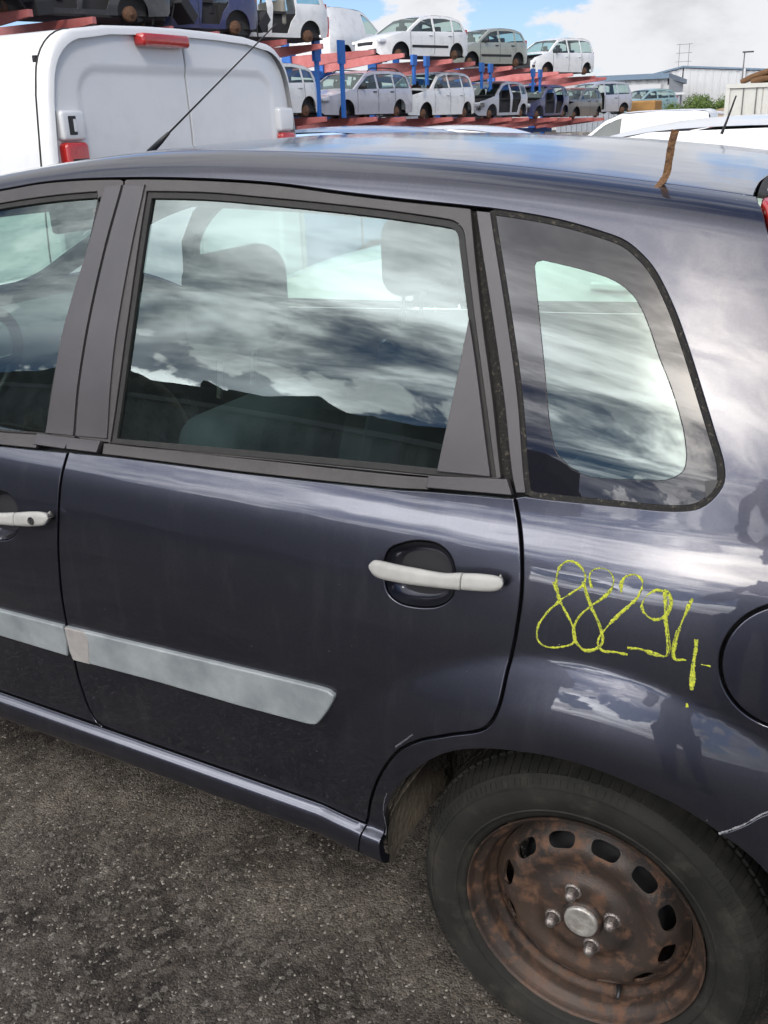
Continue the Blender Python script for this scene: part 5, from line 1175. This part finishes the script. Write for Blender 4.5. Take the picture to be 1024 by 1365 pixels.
# ================================================================= buildings beyond
def corr(name, base, m_, parent, p0, p1, z0, z1a, z1b, pitch=.5, depth=.05):
    """corrugated wall between two ground points, top edge from z1a to z1b"""
    p0 = np.array(p0, float); p1 = np.array(p1, float); Ln = np.linalg.norm(p1-p0); d = (p1-p0)/Ln; nn = np.array([d[1], -d[0]]); V = []; F = []; k = int(Ln/pitch)
    for i in range(k):
        for u, h in ((0, 0), (.35, 0), (.5, depth), (.85, depth)):
            t = (i+u)/k; q = p0+d*Ln*t+nn*h; zt = z1a+(z1b-z1a)*t; V += [(q[0], q[1], z0), (q[0], q[1], zt)]
    F = [(2*i, 2*i+2, 2*i+3, 2*i+1) for i in range(len(V)//2-1)]
    o = MB().add(V, F).build(name, m_, parent); return o
M['clad'] = mat('pale_grey_cladding', (.46, .47, .47), .6, var=(.15, .4, (.40, .41, .41)))
M['clad2'] = mat('light_cladding', (.52, .53, .54), .6)
M['roofedge'] = mat('blue_grey_flashing', (.13, .19, .26), .5)
M['shedgrey'] = mat('zinc_shed_wall', (.28, .30, .33), .55, .2)
b1 = empty('warehouse', (-30, 104, 0), label='long low grey warehouse with dark roof edge behind the racks', cat='warehouse')
def W2(x, y): return (x+30, y-104)
corr('wall', 0, M['clad'], b1, W2(-60, 97), W2(-26.5, 105.5), 0, 4.5, 4.5, 1.0, .06)
o = MB().add([(-30-5, -7.6, 4.45), (3.6, .9, 4.45), (3.6, .9, 4.95), (-35, -7.6, 4.95), (-37, 20, 4.45), (-1, 28, 4.45), (-1, 28, 4.95), (-37, 20, 4.95)], [(0, 1, 2, 3), (1, 5, 6, 2), (3, 2, 6, 7), (4, 0, 3, 7), (0, 4, 5, 1)]).build('roof_edge', M['roofedge'], b1)
corr('wall', 0, M['clad'], b1, W2(-26.5, 105.5), W2(-31, 130), 0, 4.5, 4.5, 1.0, .06)
MB().add([(W2(-33.2, 103.6)[0], W2(-33.2, 103.6)[1]-.15, 0), (W2(-27.2, 105.2)[0], W2(-27.2, 105.2)[1]-.15, 0), (W2(-27.2, 105.2)[0], W2(-27.2, 105.2)[1]-.15, 4.0), (W2(-33.2, 103.6)[0], W2(-33.2, 103.6)[1]-.15, 4.0)], [(0, 1, 2, 3)]).build('roller_door', M['clad2'], b1)
b2 = empty('shed', (-23, 90, 0), label='small zinc clad shed in front of the gabled hall', cat='shed')
corr('wall', 0, M['shedgrey'], b2, (-9, -1.6), (1.2, 1.1), 0, 2.75, 2.70, .45, .08)
corr('wall', 0, M['shedgrey'], b2, (1.2, 1.1), (-.5, 8), 0, 2.70, 2.75, .45, .08)
MB().add([(-9.2, -1.9, 2.76), (1.6, .95, 2.74), (-.2, 8.4, 2.9), (-11, 5.5, 2.9), (-9.2, -1.9, 2.9), (1.6, .95, 2.88), (-.2, 8.4, 3.04), (-11, 5.5, 3.04)], [(0, 1, 5, 4), (1, 2, 6, 5), (4, 5, 6, 7), (3, 0, 4, 7), (2, 3, 7, 6)]).build('roof', M['clad2'], b2)
b3 = empty('industrial_hall', (-31, 135, 0), label='large pale ribbed industrial hall with a low gable behind the bush', cat='hall')
corr('wall', 0, M['clad2'], b3, (-6.5, -1.5), (-1.2, 0), 0, 5.3, 6.35, .9, .05)
corr('wall', 0, M['clad2'], b3, (-1.2, 0), (26, 4.5), 0, 6.35, 4.2, .9, .05)
V = [(-6.9, -1.9, 5.2), (-1.2, -.3, 6.42), (26, 4.2, 4.25), (-8, 30, 5.2), (-2.2, 32, 6.42), (25, 36, 4.25)]; V2 = [(a, b_, c_+.22) for a, b_, c_ in V]
MB().add(V+V2, [(0, 1, 7, 6), (1, 2, 8, 7), (6, 7, 10, 9), (7, 8, 11, 10)]).build('roof', M['roofedge'], b3)
MB().box((6.0, .8, 3), (.35, .3, 6)).build('downpipe', M['clad2'], b3)
mb = MB()
for dx in (-.6, .6): mb.tube([(dx-1.8, 2, 6.2), (dx-1.8, 2, 9.3)], .03, 6)
for z in (7.2, 8.2, 9.2): mb.tube([(-2.8, 2, z), (-.8, 2, z)], .03, 6)
mb.build('roof_mast', M['metal'], b3)
lp = empty('street_lamp', (-21.6, 116.7, 0), label='tall thin lamp post above the industrial hall', cat='lamp post')
MB().tube([(0, 0, 0), (0, 0, 6.9)], [.09, .06], 8).build('pole', M['metal'], lp); MB().box((.35, 0, 6.95), (1.1, .3, .14)).build('lamp_head', M['black'], lp)
# shipping container with scrap on it
M['contwhite'] = mat('off_white_container_paint', (.60, .60, .56), .6, var=(2.5, .5, (.50, .49, .44)), dirt=(1.6, .60, .8, (.30, .24, .17), .8))
ct = empty('container', (-6.9, 43.5, 0), R(8), label='off white shipping container at the right edge with scrap metal on top', cat='container')
CX = .02
mb = MB()
for x in (-1.55, 1.15): mb.box((x, -.05, 1.22), (.16, .16, 2.44))
mb.box((-.2, -.05, 2.36), (2.86, .18, .16)); mb.box((-.2, -.05, .10), (2.86, .18, .2)); mb.build('frame', M['contwhite'], ct)
mb = MB()
for (x0_, x1_) in ((-1.47, -.22), (-.18, 1.07)):
    mb.rbox(((x0_+x1_)/2, -.02, 1.22), (x1_-x0_, .08, 2.12), .02); 
mb.build('container_door', M['contwhite'], ct)
mb = MB()
for x in (-.45, -.95, .1, .6): mb.tube([(x, -.10, .2), (x, -.10, 2.3)], .022, 6)
mb.build('locking_rod', M['metal'], ct)
MB().box((-.2, 3.0, 1.22), (2.8, 6.0, 2.40)).build('container_body', M['contwhite'], ct)
sc = MB(); r_ = random.Random(5)
for k in range(60):
    x = r_.uniform(-.5, 1.9); z = 2.50+r_.uniform(0, .12+.55*min(1, max(0, (x+.6)/1.2))); sc.rbox((x-6.9, 43.9+r_.uniform(-.3, .8), z), (r_.uniform(.15, .5), r_.uniform(.1, .4), r_.uniform(.08, .26)), .03, 2, rot=Matrix.Rotation(r_.uniform(-.7, .7), 3, 'Y'))
sc.tube([(-8.0, 43.5, 2.50), (-7.6, 43.5, 2.66), (-7.0, 43.6, 2.86)], [.10, .13, .12], 10)
sc.tube([(-7.6, 43.45, 2.49), (-7.2, 43.45, 2.58), (-6.8, 43.6, 2.62)], [.11, .12, .1], 10)
o = sc.build('scrap_heap', M['rustbar']); tag(o, 'heap of brown scrap axles and castings lying on the white container', 'scrap metal')
# sand heap and bush
M['sand'] = mat('tan_earth', (.36, .26, .17), .95, bump=(3, .8, 6, .2), var=(2, .6, (.24, .17, .11)))
V = []; F = []; n_ = 28
for i in range(n_):
    for j in range(n_):
        u, v = i/(n_-1)*2-1, j/(n_-1)*2-1; r2 = math.hypot(u, v); h = max(0, 1-r2)**.8*2.3*(1+.15*math.sin(7*u+3*v)*math.cos(5*v)); V.append((-9.6+u*3.4, 54+v*3, h))
F = [(i*n_+j, (i+1)*n_+j, (i+1)*n_+j+1, i*n_+j+1) for i in range(n_-1) for j in range(n_-1)]
o = MB().add(V, F).build('sand_heap', M['sand'], None, True); tag(o, 'tan heap of earth between the bush and the white container', 'earth heap')
o = MB().rbox((-9.2, 50.2, 1.25), (1.9, 1.1, .16), .05, rot=Matrix.Rotation(.12, 3, 'Y')).rbox((-9.3, 50.2, .6), (1.6, 1.0, 1.1), .1).build('crushed_panel_pile', PT['silver']); tag(o, 'grey crushed car panels in front of the earth heap', 'scrap metal')
M['leafa'] = mat('green_leaf', (.075, .13, .022), .6, var=(2.2, .9, (.12, .18, .03))); M['bark'] = mat('bark', (.09, .06, .04), .9)
bush = empty('bush', (-12.6, 57.5, 0), label='round green bush in front of the industrial hall', cat='bush')
V = []; F = []; rg = np.random.default_rng(4); cl_ = [(rg.uniform(-1.6, 1.6), rg.uniform(-1, 1), 1.15+rg.uniform(-.4, .75), rg.uniform(.4, .75)) for _ in range(34)]
cl_ = [c_ for c_ in cl_ if (c_[0]/2.0)**2+((c_[2]-.6)/1.75)**2 < 1.0]
for (cx_, cy_, cz_, cr_) in cl_:
    for _ in range(330):
        d = rg.normal(0, 1, 3); d /= np.linalg.norm(d); p = np.array([cx_, cy_, cz_])+d*cr_*rg.uniform(.55, 1.08)*(1, 1, .8); a = rg.normal(0, 1, 3); a /= np.linalg.norm(a); b_ = np.cross(a, d); b_ /= np.linalg.norm(b_)+1e-9; s_ = rg.uniform(.035, .07)
        k = len(V); V += [p-a*s_, p+b_*s_*.5, p+a*s_, p-b_*s_*.5]; F.append((k, k+1, k+2, k+3))
MB().add(V, F).build('foliage', M['leafa'], bush)['kind'] = 'stuff'
mb = MB()
for k in range(7): a = k*.9; mb.tube([(.2*math.cos(a), .2*math.sin(a), 0), (.6*math.cos(a), .5*math.sin(a), .7), (1.1*math.cos(a), .8*math.sin(a), 1.4)], [.05, .035, .015], 6)
mb.build('stem', M['bark'], bush)

# ================================================================= behind the photographer (seen mirrored in glass and paint)
M['contgrey'] = mat('grey_container_paint', (.40, .41, .40), .6, var=(1.5, .6, (.30, .31, .30)))
def container(x, y, label, L_=6.06, H=2.6, z=0, m_=None, rz=0):
    c_ = empty('container', (x, y, z), rz, label=label, cat='container', group='containers behind the photographer'); m_ = m_ or M['contgrey']
    corr('wall', 0, m_, c_, (-L_/2+.1, 0), (L_/2-.1, 0), .14, H-.1, H-.1, .28, .05).rotation_euler = (0, 0, 0)
    mb = MB()
    for x_ in (-L_/2+.05, L_/2-.05): mb.box((x_, 0, H/2), (.14, .12, H))
    mb.box((0, 0, H-.06), (L_-.2, .12, .12)); mb.box((0, 0, .07), (L_-.2, .12, .14)); mb.build('frame', m_, c_)
    MB().box((0, -1.25, H/2+.02), (L_-.1, 2.3, H-.1)).build('container_body', m_, c_); return c_
for i, x in enumerate((-24.5, -18.3, -12.1, -5.95)):
    container(x, -6.1+.10*(i % 2), '%s grey shipping container from the left in the row facing the blue car' % ORD[i])
r_ = random.Random(12)
hp_ = MB()
for k in range(14): hp_.rbox((-26+1.75*k, -7.0, 2.60+.22+.03*math.sin(k*2.1)), (1.9, 1.1, .46+.05*math.sin(k*1.3)), .06, 2, rot=Matrix.Rotation(.03*math.sin(k*1.7), 3, 'Y'))
for k in range(330):
    x = r_.uniform(-27, -3.0); h = .40+.07*math.sin(x*.9+1)+.05*math.sin(x*2.7); z = 2.60+r_.random()**.7*h; hp_.rbox((x, -6.7-r_.random()*1.2, z), (r_.uniform(.4, 1.6), r_.uniform(.3, 1.0), r_.uniform(.10, .32)), .05, 2, rot=Matrix.Rotation(r_.uniform(-.4, .4), 3, 'Y'))
o = hp_.build('scrap_heap', M['dkcabin']); tag(o, 'ragged dark line of scrap lying on the row of containers', 'scrap metal')
# ================================================================= the photographer, seen only as a reflection in the paint
M['jacket'] = mat('dark_jacket_cloth', (.03, .032, .04), .9, bump=(40, .4, 4, .01)); M['jeans'] = mat('blue_jeans', (.05, .07, .12), .9); M['skin'] = mat('skin', (.45, .27, .20), .5)
M['hair'] = mat('dark_hair', (.03, .02, .015), .7); M['shoe'] = mat('dark_shoe', (.02, .02, .02), .6)
ph = empty('person', (.40, -1.78, 0), 0, label='person in dark jacket and jeans holding up a phone, mirrored in the rear flank', cat='person')
def skinned(name, verts, edges, radii, m_, parent, lv=2):
    me = bpy.data.meshes.new(name); me.from_pydata(verts, edges, []); me.update(); o = bpy.data.objects.new(name, me); link(o, parent); me.materials.append(m_)
    md = o.modifiers.new('skin', 'SKIN'); md.use_smooth_shade = True; md.branch_smoothing = .6
    if not me.skin_vertices: me.attributes if False else None
    return o, md
import bmesh
def skin_obj(name, verts, edges, radii, m_, parent, lv=2):
    me = bpy.data.meshes.new(name); bm = bmesh.new(); ly = bm.verts.layers.skin.verify(); vs = []
    for i, (v, r_) in enumerate(zip(verts, radii)):
        q = bm.verts.new(v); q[ly].radius = (r_, r_) if not hasattr(r_, '__len__') else r_; q[ly].use_root = (i == 0); vs.append(q)
    for a, b_ in edges: bm.edges.new((vs[a], vs[b_]))
    bm.to_mesh(me); bm.free(); me.materials.append(m_); o = bpy.data.objects.new(name, me); link(o, parent)
    md = o.modifiers.new('skin', 'SKIN'); md.use_smooth_shade = True; md.branch_smoothing = .5; sd = o.modifiers.new('sub', 'SUBSURF'); sd.levels = lv; sd.render_levels = lv; return o
# body: pelvis, spine, neck, head core, arms bent up to hold the phone, legs
vs = [(0, 0, .95), (0, 0, 1.12), (0, .0, 1.32), (0, .0, 1.47), (0, .02, 1.55),
      (.11, 0, .90), (.12, .02, .50), (.13, -.02, .09), (-.11, 0, .90), (-.12, .03, .50), (-.13, -.01, .09),
      (.17, .0, 1.43), (.25, .10, 1.20), (.10, .38, 1.42), (-.17, .0, 1.43), (-.26, .10, 1.20), (-.16, .38, 1.42)]
ed = [(0, 1), (1, 2), (2, 3), (3, 4), (0, 5), (5, 6), (6, 7), (0, 8), (8, 9), (9, 10), (3, 11), (11, 12), (12, 13), (3, 14), (14, 15), (15, 16)]
rd = [(.16, .12), (.15, .11), (.17, .12), (.11, .08), .06, .10, .065, .045, .10, .065, .045, .075, .055, .038, .075, .055, .038]
skin_obj('body', vs, ed, rd, M['jacket'], ph)
skin_obj('trousers', [(0, 0, .97), (.11, 0, .88), (.122, .02, .50), (.13, -.02, .08), (-.11, 0, .88), (-.122, .03, .50), (-.13, -.01, .08)], [(0, 1), (1, 2), (2, 3), (0, 4), (4, 5), (5, 6)], [(.165, .125), .112, .078, .062, .112, .078, .062], M['jeans'], ph)
hd = MB(); V = []; F = []; nu, nv = 24, 18
for j in range(nv+1):
    t = math.pi*j/nv; z = math.cos(t); r_ = math.sin(t)
    for i in range(nu):
        a = 2*math.pi*i/nu; x = r_*math.cos(a)*.077; y = r_*math.sin(a)*.096; zz_ = z*.118
        if z < 0: x *= 1+.22*z; y *= 1+.12*z
        if math.sin(a) > .9 and -.25 < z < .12: y += .018*(1-abs(z+.06)/.2)          # nose
        if math.sin(a) > .6 and .05 < z < .3: y -= .006
        V.append((x, y, zz_))
F = [(j*nu+i, j*nu+(i+1) % nu, (j+1)*nu+(i+1) % nu, (j+1)*nu+i) for j in range(nv) for i in range(nu)]
h_ = hd.add(V, F).build('head', M['skin'], ph, True, loc=(0, .035, 1.665))
V2 = [(x*1.06, y*1.05-.006, z*1.05+.004) for (x, y, z) in V]; F2 = [f for f in F if all((V[k][2] > .045 or V[k][1] < -.01) and V[k][2] > -.06 for k in f)]
MB().add(V2, F2).build('hair', M['hair'], h_, True)
mb = MB()
for s_ in (-1, 1): mb.rbox((s_*.079, -.005, -.01), (.018, .03, .055), .008)
mb.build('ear', M['skin'], h_); mb = MB()
for s_ in (-1, 1): mb.lathe([(.0005, .006), (.006, .0045), (.010, 0)], (s_*.030, .086, .015), 12)
mb.build('eye', M['black'], h_); MB().rbox((0, .088, -.058), (.045, .012, .012), .005, 2).build('mouth', M['redlens'], h_)
for s_ in (-1, 1): autosmooth(MB().rbox((s_*.13, .05, .05), (.10, .28, .10), .04).build('shoe', M['shoe'], ph), 60)
# hands gripping the long sides of the phone
for s_ in (-1, 1):
    wx = .10 if s_ > 0 else -.16; cx = -.037; gx = cx+s_*.045
    vs = [(wx, .38, 1.42), ((wx+gx)/2+s_*.02, .45, 1.475), (gx+s_*.012, .485, 1.51)]; ed = [(0, 1), (1, 2)]; rd = [.030, (.034, .018), (.036, .016)]
    for k in range(4):
        b_ = len(vs); z = 1.545-.022*k; vs += [(gx+s_*.018, .490, z-.01), (gx+s_*.014, .500, z), (gx+s_*.002, .503, z+.002)]; ed += [(2, b_), (b_, b_+1), (b_+1, b_+2)]; rd += [.0095, .0085, .0075]
    b_ = len(vs); vs += [(gx+s_*.01, .475, 1.53), (gx-s_*.004, .474, 1.555)]; ed += [(2, b_), (b_, b_+1)]; rd += [.011, .009]
    skin_obj('hand', vs, ed, rd, M['skin'], ph, 2)
tag(autosmooth(MB().rbox((.363, -1.2900, 1.552), (.074, .008, .155), .004, 2).build('phone', M['black']), 40), 'black phone held up in both hands of the person', 'phone')
